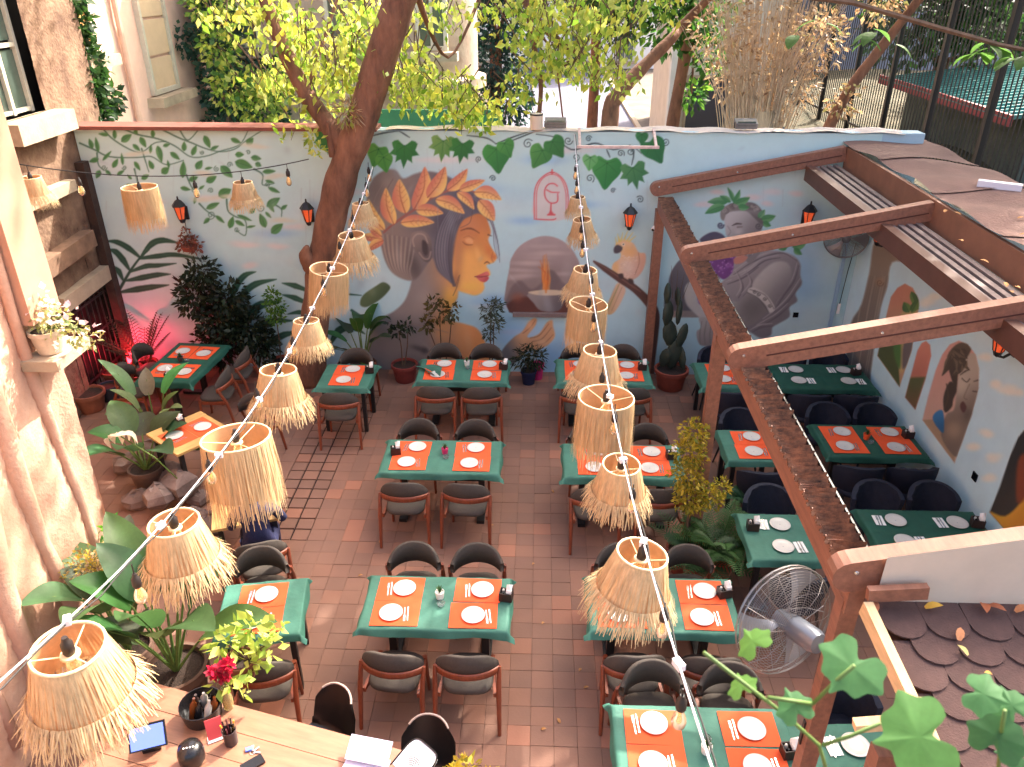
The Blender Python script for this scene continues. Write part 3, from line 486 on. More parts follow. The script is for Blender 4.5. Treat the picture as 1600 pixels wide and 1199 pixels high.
def paint_right():
    X = WXR; Y0, Y1 = 4.2, WY-.002
    c = Canvas(420, 250, lambda a, b: np.stack([np.full(a.shape, X), Y1+(Y0-Y1)*a, .005+3.29*b], -1), (204,234,240))
    rg = random.Random(8)
    for _ in range(40): c.blob(rg.uniform(1300,1600), rg.uniform(380,850), rg.uniform(20,60), rg.uniform(10,30), rg.choice([(214,236,240),(194,228,238),(222,236,236)]), .4)
    f = 2.4963; z = lambda x, y: (1330+x/f, 360+y/f)
    for x, y in ((330,260),(300,280),(550,600),(600,620),(640,625),(520,790),(480,850),(560,890),(530,960),(520,500)):
        for k in range(5): c.blob(*z(x+rg.uniform(-22,22), y+rg.uniform(-12,12)), 9, 6, (240,236,220), .55)
    c.cur = 1     # painted trunk by the corner
    tr = c.poly([z(*p) for p in ((95,40),(170,60),(240,110),(235,130),(160,125),(140,220),(115,300),(95,420),(75,560),(70,640),(-30,640),(-20,480),(0,360),(40,290),(70,170))], (150,132,112), (112,104,98), z(100,120), z(20,520), soft=1.8)
    for k in range(12): c.line([z(60+k*8,180), z(30+k*8,330), z(-10+k*7,600)], [.8,2,1], rg.choice([(96,88,80),(176,158,136),(130,112,96)]), .7, clip=tr)
    c.blob(*z(112,200), 8, 7, (176,138,104), .8, clip=tr); c.curl(*z(112,205), 6, (120,92,70), w=1.1)
    def arch(pts, ca, cb, p, q): return c.poly([z(*k) for k in pts], ca, cb, z(*p), z(*q), smooth=0, soft=1)
    def arc(xl, xr, yb_l, yb_r, yt, lean, tipx, tipy):
        o = [(xl,yb_l)]; 
        for k in range(13):
            a = math.pi-math.pi*k/12; u = (1-math.cos(math.pi*k/12))/2
            o.append((xl+lean+(xr-xl)*u, yt+(60)*(1-math.sin(a))))
        return o+[(xr,yb_r),(tipx,tipy)]
    c.cur = 2
    a1 = arch([(102,490),(140,320),(155,260),(180,225),(210,208),(240,225),(258,260),(262,310),(235,470),(188,612)], (206,136,108), (196,150,112), (180,220), (200,420)); c.poly([z(*p) for p in ((190,340),(195,450),(190,560),(240,470),(260,330),(225,300))], (204,170,112), clip=a1, soft=2); c.poly([z(*p) for p in ((102,490),(112,440),(180,450),(190,612))], (84,92,52), smooth=0, clip=a1); c.poly([z(*p) for p in ((165,440),(190,400),(195,470),(190,540),(170,500))], (84,124,60), clip=a1, soft=2); c.poly([z(*p) for p in ((205,440),(240,430),(230,500),(200,540))], (112,100,96), clip=a1, soft=2)
    for b, t_, w in (((235,240),(262,310),30),((225,320),(205,280),36),((235,320),(262,270),30),((230,330),(250,340),20)): c.leaf(z(*b), z(*t_), w/f, (112,140,68), (66,98,52), (60,84,46))
    c.cur = 3
    a2 = arch([(210,652),(240,540),(258,470),(275,440),(292,432),(308,448),(312,490),(290,580),(250,700)], (214,136,112), (196,120,98), (290,440), (260,570)); c.poly([z(*p) for p in ((210,652),(228,575),(290,572),(250,700))], (92,96,58), (120,92,60), z(240,580), z(240,690), smooth=0, clip=a2, soft=2)
    c.cur = 4     # sleeping-faced portrait in the large arch
    a3 = arch([(278,740),(300,650),(330,545),(355,485),(385,445),(420,431),(455,445),(485,485),(498,540),(496,620),(470,720),(403,908)], (214,156,138), (206,166,146), (330,480), (330,720)); c.poly([z(*p) for p in ((278,740),(318,738),(405,870),(403,908))], (170,142,112), smooth=0, clip=a3)
    fc = c.poly([z(*p) for p in ((420,560),(440,500),(480,480),(520,540),(510,640),(470,740),(430,860),(400,880),(350,800),(370,720),(400,700),(410,640))], (188,172,152), (124,108,94), z(420,580), z(490,700), clip=a3, soft=1.5); c.blob(*z(430,600), 10, 16, (204,188,166), .7, clip=fc); c.blob(*z(400,780), 14, 16, (176,150,122), .7, clip=fc); c.blob(*z(455,720), 8, 12, (92,78,68), .6, clip=fc)
    for pts in ([(375,490),(420,440),(470,450),(450,500),(420,540),(410,620),(385,560)],[(360,650),(385,590),(412,620),(398,660),(392,690),(365,710)]): c.poly([z(*p) for p in pts], (98,82,66), (70,58,48), z(380,480), z(430,560), clip=a3, soft=1.2)
    for k in range(14): c.leaf(z(400+rg.uniform(-20,40), 510+rg.uniform(-50,50)), z(400+rg.uniform(-50,70), 500+rg.uniform(-70,70)), 9, (120,102,80), (74,62,50), (54,44,38))
    c.line([z(425,565), z(445,550), z(460,545)], [1,2.4,1], (60,48,42), .9, clip=a3); c.line([z(432,578), z(450,592), z(462,580)], 1.5, (60,48,42), .9, clip=a3); c.line([z(478,590), z(495,585)], [1,2], (60,48,42), .9, clip=a3); c.line([z(475,628), z(490,630)], 1.6, (60,48,42), .9, clip=a3); c.line([z(462,600), z(440,650), z(452,660)], 1.1, (110,92,78), .8, clip=a3)
    c.poly([z(*p) for p in ((425,680),(437,668),(450,690),(440,712),(428,700))], (92,58,52), clip=a3, soft=1); c.line([z(372,600), z(378,650), z(362,700)], [2,2.5,1.5], (86,68,54), .9, clip=a3)
    c.poly([z(*p) for p in ((318,738),(330,710),(358,706),(362,780),(350,786))], (56,124,176), (42,96,140), z(330,710), z(350,780), clip=a3, soft=1.2)
    c.cur = 5
    a4 = arch([(540,1100),(580,1000),(620,880),(650,810),(674,780),(720,760),(760,900),(760,1100),(640,1185),(600,1170)], (42,42,40), (58,52,46), (600,900), (650,1050)); c.poly([z(*p) for p in ((540,1100),(600,1115),(660,1060),(680,980),(760,1000),(760,1199),(620,1199))], (226,164,52), (206,132,40), z(560,1100), z(660,1180), clip=a4, soft=2); c.poly([z(*p) for p in ((650,900),(690,880),(690,1020),(645,1060))], (130,62,36), clip=a4, soft=3)
    return c
bw = thing('back_wall', 'long pale blue courtyard wall painted with a mural of a wreathed woman', 'wall', (0,WY,0))
MB().box(((WXL+WXR+.6)/2, .14, WH/2), (WXR-WXL+.6-.04, .26, WH-.004)).build('masonry', mat('blue_render', (172,196,206), .8, .08, 3, .2, 40), bw)
paint_back().split(['painted_sky','painted_vine','painted_palm','painted_woman','painted_hands','painted_fire_bowl_arch','painted_cockatoo','painted_emblem','painted_vine_leaves','painted_bearded_figure'], M_mural, bw, (0,-WY,0))
cop = MB(); x = WXL+.05
cop.box(((WXL-2.2)/2-.05, .1, WH+.02), (-2.2-WXL-.1, .4, .05)).build('coping', mat('brown_coping', (122,68,56), .7, .2, 4, .2, 30), bw)
cp = MB(); cp.grid(lambda u, v: (-2.18+(WXR+.3+2.18)*u, -.03+.34*v, WH+.012+.012*math.sin(u*61)+.01*math.sin(u*17+v*5)), 60, 4); cp.build('plaster_cap', mat('cap_plaster', (206,190,178), .9, .15, 6, .5, 30), bw)
MB().box((at(851,491,Y=WY).x,-.03,at(851,491,Y=WY).z), (1.0,.07,.06)).build('niche_sill', mat('sill_stone', (128,110,104), .8, .15, 8, .2, 30), bw)
rw = thing('pergola_side_wall', 'pale blue side wall under the pergola painted with four arches', 'wall', (WXR,0,0))
MB().box((.13, 7.78, 1.645), (.25, 7.2, 3.28)).build('masonry', MATS['blue_render'], rw)
paint_right().split(['painted_clouds','painted_trunk','painted_leafy_arch','painted_small_arch','painted_portrait_arch','painted_dark_arch'], M_mural, rw, (-WXR,0,0))
# ---------------------------------------------------------------- houses on the left
M_stucco = mat('pink_stucco', (208,168,144), .9, 0, 1.6, .6, 34, col2=(184,138,114))
M_brick = mat('old_brick', (140,112,90), .95, 0, 3, 1, 18, col2=(92,66,52))
M_stone = mat('ledge_stone', (172,154,130), .9, .14, 5, .5, 30)
M_frame = mat('window_frame', (196,190,172), .6, .08, 10)
M_glass = mat('window_glass', (78,92,84), .08, .2, 2, spec=.8)
M_dark = mat('dark_interior', (30,26,24), .9)
def rough_wall(mb, fn, nu, nv, amp, seed):
    r_ = random.Random(seed); ph = [(r_.uniform(2,13), r_.uniform(.3,2), r_.uniform(0,6), r_.uniform(.3,1)) for _ in range(9)]
    def g(u, v):
        p, n = fn(u, v); d = sum(a*math.sin(p[1]*k+p[2]*q+h) for k, q, h, a in ph)/5 + r_.uniform(-.25,.25)
        return Vector(p)+Vector(n)*amp*d
    mb.grid(g, nu, nv)
sx, sy = -4.12, 5.92
sh = thing('stucco_house', 'rough pink stucco house wall at the left edge, streaked with sun', 'building', (sx,sy,0))
m = MB(); rough_wall(m, lambda u, v: ((0, -6.5+6.5*u, 7.2*v), (1,0,0)), 170, 120, .04, 3)
rough_wall(m, lambda u, v: ((-2.58*u, 0, 7.2*v), (0,1,0)), 40, 120, .03, 4); m.build('wall', M_stucco, sh, smooth='all')
for k in range(7):   # ribs of render and old pipes running down the wall
    y = -.35-.52*k+.1*math.sin(k*3); r_ = .05+.03*(k % 3)
    MB().tube([(.0+.02*math.sin(i*1.3+k), y+.05*math.sin(i*.9+k*2), .3+i*.62) for i in range(10)], [r_*(1+.25*math.sin(i*2+k)) for i in range(10)], 8).build('render_rib', M_stucco, sh, smooth='all')
MB().box((.05,-.16,5.25), (.14,.4,3.9)).build('pilaster', mat('smooth_stucco', (182,138,114), .85, .08, 4, .2, 30), sh)
MB().box((.13,-.2,2.98), (.3,.5,.09)).build('ledge', M_stone, sh)
# brick house in the far left corner
bh = thing('brick_house', 'shaded old brick house in the left corner beside the mural', 'building', (WXL,0,0))
def brick_sheet(y0, y1, z0, z1, n=40):
    mm = MB(); rough_wall(mm, lambda u, v: ((0, y0+(y1-y0)*u, z0+(z1-z0)*v), (1,0,0)), max(4,int((y1-y0)*18)), max(4,int((z1-z0)*18)), .02, int(y0*7+z0*3)); return mm
wins = [(9.3,10.1,3.95,6.2), (10.35,11.18,-.02,1.5)]
w1 = (9.98,10.86,4.12,6.0); d1 = (10.1,11.2,0,1.55)
for a in ((5.9,w1[0],0,7.2),(w1[1],12.2,1.55,7.2),(w1[0],w1[1],1.55,w1[2]),(w1[0],w1[1],w1[3],7.2),(w1[0],d1[0],0,1.55),(d1[1],12.2,0,1.55)): brick_sheet(*a).build('wall', M_brick, bh, smooth='all')
MB().box((-.6,9.05,3.6), (.5,6.3,7.2)).build('inner_wall', M_dark, bh)
wn = MB()
for y in (w1[0]+.04,(w1[0]+w1[1])/2,w1[1]-.04): wn.box((-.18,y,(w1[2]+w1[3])/2), (.07,.06,w1[3]-w1[2]))
for z_ in (w1[2]+.04,4.95,w1[3]-.04): wn.box((-.185,(w1[0]+w1[1])/2,z_), (.06,w1[1]-w1[0]-.01,.05))
wn = wn.build('window', M_frame, bh)
for k in (0,1):
    yy = w1[0]+.07+k*.42+.165
    MB().box((-.2,yy,(w1[2]+4.9)/2+.03), (.012,.34,.7)).build('pane', M_glass, wn); MB().box((-.2,yy,5.48), (.012,.34,.95)).build('pane', M_glass, wn)
MB().box((.1,(w1[0]+w1[1])/2,w1[2]-.14), (.34,1.3,.26)).build('sill', M_stone, bh)
MB().box((.06,10.1,3.12), (.2,1.5,.15)).build('ledge', M_stone, bh); MB().box((.05,10.2,2.28), (.26,1.5,.24), rx=.05).build('ledge', mat('brown_stone', (126,98,78), .95, .25, 5, .6, 20), bh)
MB().box((.05,10.65,1.68), (.16,1.5,.22), rx=.03).build('lintel', M_stone, bh)
gr = MB()
for k in range(8): gr.tube([(-.02, d1[0]+.08+k*.135, .02), (-.02, d1[0]+.08+k*.135, 1.5)], .012, 6)
for z_ in (.3,.9,1.4): gr.box((-.02,(d1[0]+d1[1])/2,z_), (.015,1.06,.035))
gr.build('door_grille', M_metal, bh)
MB().box((.07,11.26,1.7), (.13,.16,3.3)).build('corner_post', mat('dark_timber', (62,46,38), .9, .3, 6, .5, 20), bh)
# pink house and stone house beyond the wall
M_pink = mat('pale_pink_render', (222,184,164), .9, .1, 2, .5, 14)
M_grey = mat('grey_stone_render', (186,170,152), .92, 0, 2, .7, 10, col2=(156,134,118))
def window(parent, c, w, h, face, nx=2, nz=2, sill=True, fm=None, gm=None):
    """c = centre on the wall face, face '+x' or '-y'"""
    def bx(mb, u, v, du, dv, dep, off):
        if face == '+x': mb.box((c[0]+off, c[1]+u, c[2]+v), (dep, du, dv))
        else: mb.box((c[0]+u, c[1]-off, c[2]+v), (du, dep, dv))
    f = MB()
    for s_ in (-1,1): bx(f, s_*(w/2-.04), 0, .08, h, .1, .03); bx(f, 0, s_*(h/2-.04), w-.17, .08, .1, .03)
    for k in range(1,nx): bx(f, -w/2+w*k/nx, 0, .05, h-.17, .08, .03)
    f = f.build('window', fm or M_frame, parent)
    for i in range(nx):
        for j in range(nz):
            p = MB(); bx(p, -w/2+w*(i+.5)/nx, -h/2+h*(j+.5)/nz, w/nx-.06, h/nz-.05, .02, .025); p.build('pane', gm or M_glass, f)
    if sill: s_ = MB(); bx(s_, 0, -h/2-.1, w+.4, .16, .36, .12); s_.build('sill', M_stone, f)
ph = thing('pink_house', 'pale pink rendered house just beyond the left end of the mural wall', 'building', (-7.0,14.6,0))
m = MB(); rough_wall(m, lambda u, v: ((0, -2.5+5*u, 8*v), (1,0,0)), 60, 80, .02, 9); rough_wall(m, lambda u, v: ((-4*u, -2.5, 8*v), (0,-1,0)), 30, 60, .02, 2); m.build('wall', M_pink, ph, smooth='all')
M_blind = mat('beige_blind', (206,180,146), .8, .06, 3)
window(ph, (.0,.55,5.05), 1.1, 2.5, '+x', 1, 4, gm=M_blind); window(ph, (.0,-1.85,5.4), .55, 1.5, '+x', 1, 1, gm=mat('orange_blind', (214,146,84), .8))
MB().tube([(.07,-.75,1.5),(.07,-.78,7.5)], .05, 8).build('downpipe', mat('faded_pipe', (206,168,146), .7, .1, 6), ph)
MB().box((.05,-1.25,6.1), (.3,.6,.1)).build('sill', M_stone, ph)
shs = thing('stone_house', 'grey stone house with a rounded corner bay behind the tree', 'building', (-4.2,17.2,0))
m = MB(); rough_wall(m, lambda u, v: ((-3+4.6*u, 0, 9*v), (0,-1,0)), 60, 90, .03, 6); m.build('wall', M_grey, shs, smooth='all')
bay = MB(); bay.lathe([(1.25,0),(1.25,3.55),(1.42,3.6),(1.42,3.8),(1.25,3.85),(1.25,9)], 36); bay.build('bay', M_grey, shs, smooth=True, loc=(1.6,.7,0))
window(shs, (2.05,-.55,5.35), .62, 1.9, '-y', 2, 2); window(shs, (.3,-.03,5.5), .9, 2.0, '-y', 2, 2); window(shs, (-1.9,-.03,5.3), .8, 1.8, '-y', 2, 2)
MB().box((-.4,-.1,3.3), (3.2,.12,.1)).build('string_course', M_stone, shs)
m = MB()
for k in range(12): m.box((-3+.22*k,-.25,1.6+.001*k), (.2,.2,3.4), rz=.02*k)
tag(MB().box((-2.0,15.2,1.75), (2.6,.05,3.5)).build('green_hoarding', mat('green_tarp', (40,104,66), .7, .15, 3, .2, 10)), 'flat green hoarding standing behind the mural wall right of the trunk', 'hoarding')
# alley and the white house at its end
tag(MB().box((.9,36,-.02), (6.2,48,.03)).build('alley', mat('alley_paving', (92,92,108), .85, .12, 2, .2, 20)), kind='structure')
al = MB()
for k in range(2): al.box((-2.25+6.3*k,36,.05), (.18,48,.14))
tag(al.build('alley_kerb', M_stone), kind='structure')
wh = thing('white_house', 'sunlit white house closing the far end of the alley', 'building', (1,56,0))
MB().box((0,2,6), (16,4,12)).build('wall', mat('white_render', (232,228,222), .9, .05, 2), wh)
for k in range(4): window(wh, (-4.5+3*k,-.02,4.2), 1.2, 1.7, '-y', 2, 1); 
for k in range(4): window(wh, (-4.5+3*k,-.02,1.3), 1.2, 1.6, '-y', 2, 1)
ch = thing('corner_shop', 'pale house with dark windows and white pillars right of the alley', 'building', (3.9,24,0))
MB().box((1.6,3,4), (3.0,6,8)).build('wall', mat('cream_render', (204,196,182), .9, .1, 2, .3, 10), ch)
window(ch, (.9,-.02,2.3), 1.3, 1.7, '-y', 1, 1, fm=M_stone, gm=mat('dark_glass', (60,64,76), .15)); window(ch, (.9,-.02,.7), 1.3, 1.1, '-y', 1, 1, sill=False, gm=MATS['dark_glass'])
for x in (-.1,2.2): MB().box((x,-.3,2), (.34,.34,4)).build('pillar', mat('pale_pillar', (206,206,200), .8, .06, 4), ch)
bb = thing('blue_grey_house', 'tall blue grey house behind the dry shrub and the railings', 'building', (12,33,0))
MB().box((0,2,5), (14,4,10)).build('wall', mat('blue_grey_render', (132,140,160), .9, .12, 1.5, .2, 8), bb)
for k in range(6): window(bb, (-5.8+2.2*k,-.02,5), 1.0, 1.8, '-y', 2, 2)
lh = thing('ochre_house', 'sunlit tan house far along the left side of the alley', 'building', (-3.9,27,0))
MB().box((-1.6,3,5), (4,10,10)).build('wall', mat('tan_render', (196,160,132), .9, .12, 2, .3, 10), lh)
for k in range(3): window(lh, (.42,-.2+2.6*k,4.6), 1.0, 1.7, '+x', 2, 2)
# raised yard with railings on the right
tag(MB().grid(lambda u, v: (5.5+16*u, 4+26*v, 2.55+.35*u+.12*math.sin(u*23+v*9)*math.sin(v*31)), 60, 70).build('raised_yard', mat('leaf_litter', (92,80,58), .95, 0, 5, .8, 30, col2=(62,64,46)), smooth='all'), kind='structure')
tag(MB().box((5.55,13.6,1.25), (.2,19,2.55)).build('retaining_wall', mat('yellow_plaster', (204,180,136), .9, .12, 3, .3, 20)), 'yellowish retaining wall under the railings', 'wall')
fx = 6.75
fe = thing('railing', 'tall black metal railing on the raised yard at top right', 'fence', (fx,0,2.6))
bar = MB().tube([(0,0,0),(0,0,3.9)], .011, 6).mesh('railing_bar', M_metal); pst = MB().box((0,0,1.95), (.09,.09,4.0)).mesh('post', M_metal)
k = 0; y = 6.9
while y < 27:
    if k % 15 == 0: put('post', pst, fe, (0,y,0))
    else: put('railing_bar', bar, fe, (0,y,0))
    y += .125; k += 1
for z_ in (.25,3.75): MB().box((0,16.95,z_), (.035,20.1,.05)).build('rail', M_metal, fe)
sd = thing('green_roofed_shed', 'low shed with a teal ribbed metal roof behind the railing', 'shed', (10.4,16.3,2.25))
MB().box((0,0,.75), (4.4,5,1.5)).build('wall', mat('shed_wall', (86,92,84), .9, .2, 3), sd)
rf = MB()
for k in range(22): rf.box((-.1,-2.75+.25*k+.12,1.72), (5.4,.235,.03), ry=-.12, m=0); rf.box((-.1,-2.75+.25*k,1.75), (5.4,.03,.06), ry=-.12)
rf.build('roof', mat('teal_metal', (74,134,132), .4, .12, 3, metal=.2), sd); MB().box((-2.75,0,1.38), (.06,5.6,.18)).build('fascia', mat('red_fascia', (150,62,66), .6), sd)
# ---------------------------------------------------------------- pergola
pg = thing('pergola', 'brown painted pergola with sloping rafters over the right hand tables', 'pergola', (1.75,11.2,0))
o = Vector((1.75,11.2,0))
def rafter(y, z0, z1, x0=1.58, x1=4.22, h=.2, w=.11):
    L = math.hypot(x1-x0, z1-z0); an = math.atan2(z1-z0, x1-x0); m_ = MB(); r_ = h/2; pr = []
    for k in range(9): a = math.pi/2+math.pi*k/8; pr.append((r_+r_*math.cos(a), r_*math.sin(a)))
    pr += [(L,-r_),(L,r_)]; n = len(pr)
    P = [(p*math.cos(an)-q*math.sin(an), s_*w/2, p*math.sin(an)+q*math.cos(an)) for s_ in (-1,1) for p, q in pr]
    m_.add(P, [tuple(range(n)), tuple(range(2*n-1,n-1,-1))]+[(i,i+n,(i+1)%n+n,(i+1)%n) for i in range(n)])
    ob = m_.build('rafter', M_pergola, pg, loc=Vector((x0,y,z0))-o)
    g = MB(); g.bar((.3,-w/2-.002,.3*math.tan(an)), (L*math.cos(an)-.05,-w/2-.002,L*math.sin(an)-.02), .004, .012); g.build('groove', mat('dark_groove', (74,36,26), .7), ob)
    for p in (.12, L*.45):
        MB().lathe([(.014,0),(.012,.004),(0,.006)], 8).build('screw', M_steel, ob, loc=(p*math.cos(an), -w/2-.001, p*math.sin(an)+.03), rz=(math.pi/2,0,0))
    return ob
RY = (11.2,8.44,5.88,3.27)
rafter(RY[0],3.03,3.56); rafter(RY[1],2.97,3.52); rafter(RY[2],2.95,3.5); rafter(RY[3],2.95,3.5)
MB().bar((0,.0,2.83), (0,-7.95,2.78), .09, .2).build('front_beam', M_pergola, pg)
for y, nm in ((11.2,.13),(6.85,.12),(3.33,.1)):
    MB().box((0,y-11.2,1.375), (nm,nm,2.75)).build('post', M_pergola, pg)
MB().bar((2.0,-.06,3.3), (1.98,-7.9,3.24), .1, .2).build('gutter_beam', mat('dark_pergola', (92,60,48), .5, .15, 5), pg)
tr = MB()
for k, (dx, dz, w) in enumerate(((2.08,.1,.06),(2.17,.11,.06),(2.26,.12,.06),(2.35,.13,.06))): tr.bar((dx,-.06,3.26+dz), (dx-.05,-7.9,3.2+dz), w, .05)
tr.build('track_rail', mat('weathered_aluminium', (120,104,100), .6, .2, 8, metal=.3), pg)
MB().bar((2.5,0,3.5), (2.46,-7.95,3.46), .05, .3).build('fascia', mat('fascia_brown', (132,88,66), .6, .15, 4), pg)
aw = MB(); n = 330     # folded awning cloth and litter lying along the beam
for i in range(n):
    y = -.12-7.75*i/n; hgt = .012+.04*random.random(); tz = 2.93-.05*i/n; dx = .075+.015*math.sin(i*1.7)
    aw.add([(dx-.13,y,tz-.008),(dx+.06,y,tz-.02),(dx+.06,y-.012,tz+hgt),(dx-.13,y-.008,tz+hgt*.6),(dx-.13,y-.024,tz-.008),(dx+.06,y-.024,tz-.02)], [(0,1,2,3),(3,2,5,4)])
aw.build('folded_awning', mat('awning_fabric', (134,92,66), .85, 0, 14, .4, 60, col2=(60,42,34)), pg)
MB().bar((.15,-.1,2.93), (.15,-7.9,2.88), .012, .03).build('awning_track', M_metal, pg)
rs = thing('roof_sheet', 'sagging brown roofing felt over the pergola side wall', 'roof', (4.25,7.8,3.6))
def felt(u, v): return (1.25*u+.04*math.sin(v*11), -3.9+7.8*v, .06+.05*u+.05*math.sin(v*9+u*4)*u-.05*u*u+.02*math.sin(v*40+u*3))
for k in range(5):
    v0 = k/5
    MB().grid(lambda u, v: (felt(u, v0+v*.212)[0], felt(u, v0+v*.212)[1], felt(u, v0+v*.212)[2]+.012*(1-v)+.004*k), 16, 12).build('felt_strip', mat('brown_felt', (118,88,77), .9, .16, 3, .6, 40), rs, smooth='all')
tag(MB().box((0,0,0), (.42,.09,.07), rz=-.55).build('white_tube', M_white, loc=at(1562,290,Z=3.75)), 'short white box section lying on the brown roof felt', 'box section')
for k in range(26):
    px_, py_ = random.uniform(1340,1600), random.uniform(330,470)
    if (py_-232) < (px_-1310)*.86: pass
    if (py_-330) > (px_-1430)*.95-10: continue
    p = at(px_, py_, Z=3.7); m_ = MB(); a = random.uniform(0,6.3); blade(m_, (0,0,0), (.07*math.cos(a),.07*math.sin(a),.01), .035, .1, 3)
    tag(m_.build('fallen_leaf', M_dry, loc=(p.x,p.y,3.705)), 'small dry leaf lying on the brown roof felt', 'leaf', 'dry leaves on the roof felt')
# annex: cream wall above a scalloped shingle roof, bottom right
ax = thing('annex', 'small annex with a cream wall and a brown scalloped shingle roof, bottom right', 'building', (1.8,3.2,0))
MB().grid(lambda u, v: (.02+3.4*u, -.005, 2.7+(.43+.71*u)*v), 20, 8).build('cream_wall', mat('cream_board', (206,188,168), .85, .06, 3, .1, 30), ax)
MB().box((1.6,-.85,2.58), (3.2,1.75,.04), rx=.2).build('roof_board', mat('board', (96,68,56), .9), ax)
sg = MB(); M_sh = mat('shingle_felt', (82,59,54), .92, .16, 9, .5, 90); pr = [(-.11,.17),(-.11,-.02)]+[(.11*math.cos(math.pi+math.pi*k/8), -.02+.1*math.sin(math.pi+math.pi*k/8)) for k in range(1,8)]+[(.11,-.02),(.11,.17)]
n = len(pr); sg.add([(a, b, z_) for z_ in (0,.009) for a, b in pr], [tuple(range(n,2*n)), tuple(range(n-1,-1,-1))]+[(i,(i+1)%n,(i+1)%n+n,i+n) for i in range(n)]); sg = sg.mesh('shingle', M_sh)
for j in range(12):
    for i in range(15):
        y = -.12-.14*j; x = .12+.222*i+(.111 if j % 2 else 0)
        put('shingle', sg, ax, (x, y, 2.84+(y)*.21), (.2-.09, random.uniform(-.01,.01), random.uniform(-.03,.03)))
M_lath = mat('pale_lath', (214,178,132), .7, .12, 6, .1, 40, stretch=(6,1,6))
for a, b in (((-.06,-.08,2.86),(-.02,-.62,2.76)),((-.01,-.6,2.77),(.03,-1.7,2.54))): MB().bar(a, b, .05, .09).build('edge_lath', M_lath, ax)
MB().bar((-.26,-.62,2.62), (-.02,-.62,2.66), .05, .05).build('edge_lath', M_lath, ax); MB().bar((-.06,-.06,2.93), (.24,-.06,2.96), .04, .08).build('trim', M_pergola, ax)
for x, y in ((-.1,-.75),(.02,-1.05)): MB().bar((x,y,0), (x+.1,y+.25,2.3), .1, .1).build('post', M_pergola, ax)
for k, (px_, py_, s_, c_) in enumerate(((1440,938,.09,(226,176,70)),(1497,998,.08,(206,140,96)),(1503,1019,.06,(206,190,120)),(1545,1050,.05,(206,160,80)),(1520,945,.1,(190,110,70)),(1540,948,.09,(176,104,70)),(1590,965,.08,(200,130,84)),(1362,960,.08,(190,116,80)))):
    p = at(px_, py_, Z=2.8); p.y = min(p.y, 3.13); m_ = MB(); a = 1.1*k; blade(m_, (-.5*s_*math.cos(a),-.5*s_*math.sin(a),0), (.5*s_*math.cos(a),.5*s_*math.sin(a),.02), s_*.5, .15, 4)
    z_ = 2.84+(p.y-3.2)*.21+.03
    tag(m_.build('fallen_leaf', mat('fallen_%d' % k, c_, .8, .15, 20, trans=.2), loc=(p.x,p.y,z_)), ['yellow fallen leaf against the cream annex wall','brown curled leaf in the middle of the shingles','pale thin leaf on the shingles below the curled one','small amber leaf on the right part of the shingles','rusty leaf in the litter line under the cream wall','darker rusty leaf in the litter line under the cream wall','orange leaf at the right end of the litter line','brown leaf in the corner by the pale lath'][k], 'leaf')
# ---------------------------------------------------------------- furniture
def wood_chair_meshes():
    d = []
    seat = MB(); pr = [(.0,.405),(.19,.405),(.215,.42),(.22,.445),(.2,.47),(.12,.482),(0,.485)]; n = 24
    for (r_, z_) in pr: pass
    sq = lambda a, r_: (r_*math.copysign(abs(math.cos(a))**.55, math.cos(a)), r_*math.copysign(abs(math.sin(a))**.55, math.sin(a)))
    V = [(*sq(2*math.pi*k/n, r_), z_) for r_, z_ in pr for k in range(n)]
    seat.add(V, [(i*n+k, i*n+(k+1)%n, (i+1)*n+(k+1)%n, (i+1)*n+k) for i in range(len(pr)-1) for k in range(n)]); d.append(('seat', seat.mesh('seat', M_pad, 'all')))
    def band(r0, r1, z0, z1, ext, bulge, drop=0):
        m = MB(); N = 16; A = R(ext); V = []
        prof = [(r0,z0),(r1+bulge*.3,z0+.01),(r1+bulge,(z0+z1)/2),(r1,z1-.012),((r0+r1)/2,z1),(r0,z1-.012)]
        for k in range(N+1):
            a = -A+2*A*k/N; dip = .03*(k/N*2-1)**2
            V += [(1.0*r_*math.sin(a), .06-r_*math.cos(a)*.92, z_-dip-(drop*abs(k/N*2-1)**3)*(z_-z0)/(z1-z0)) for r_, z_ in prof]
        q = len(prof); m.add(V, [(k*q+i, k*q+(i+1)%q, (k+1)*q+(i+1)%q, (k+1)*q+i) for k in range(N) for i in range(q)]+[tuple(range(q)), tuple(N*q+i for i in range(q-1,-1,-1))]); return m
    d.append(('backrest', band(.262,.3,.615,.85,60,.012,.13).mesh('backrest', M_pad, 'all'))); d.append(('back_rail', band(.303,.328,.6,.675,60,.0).mesh('back_rail', M_wood, 'all')))
    for s_ in (-1,1):
        d.append(('leg', MB().tube([(s_*.275,-.27,0),(s_*.268,-.2,.42),(s_*.27,-.1,.64)], [.017,.023,.018], 10).mesh('leg', M_wood, True)))
        d.append(('leg', MB().tube([(s_*.215,.215,0),(s_*.2,.19,.44)], [.015,.022], 10).mesh('leg', M_wood, True)))
    fr = MB()
    for s_ in (-1,1): fr.bar((s_*.235,-.2,.4), (s_*.2,.19,.4), .026, .045)
    fr.bar((-.2,.19,.4), (.2,.19,.4), .026, .04); d.append(('seat_frame', fr.mesh('seat_frame', M_wood)))
    return d
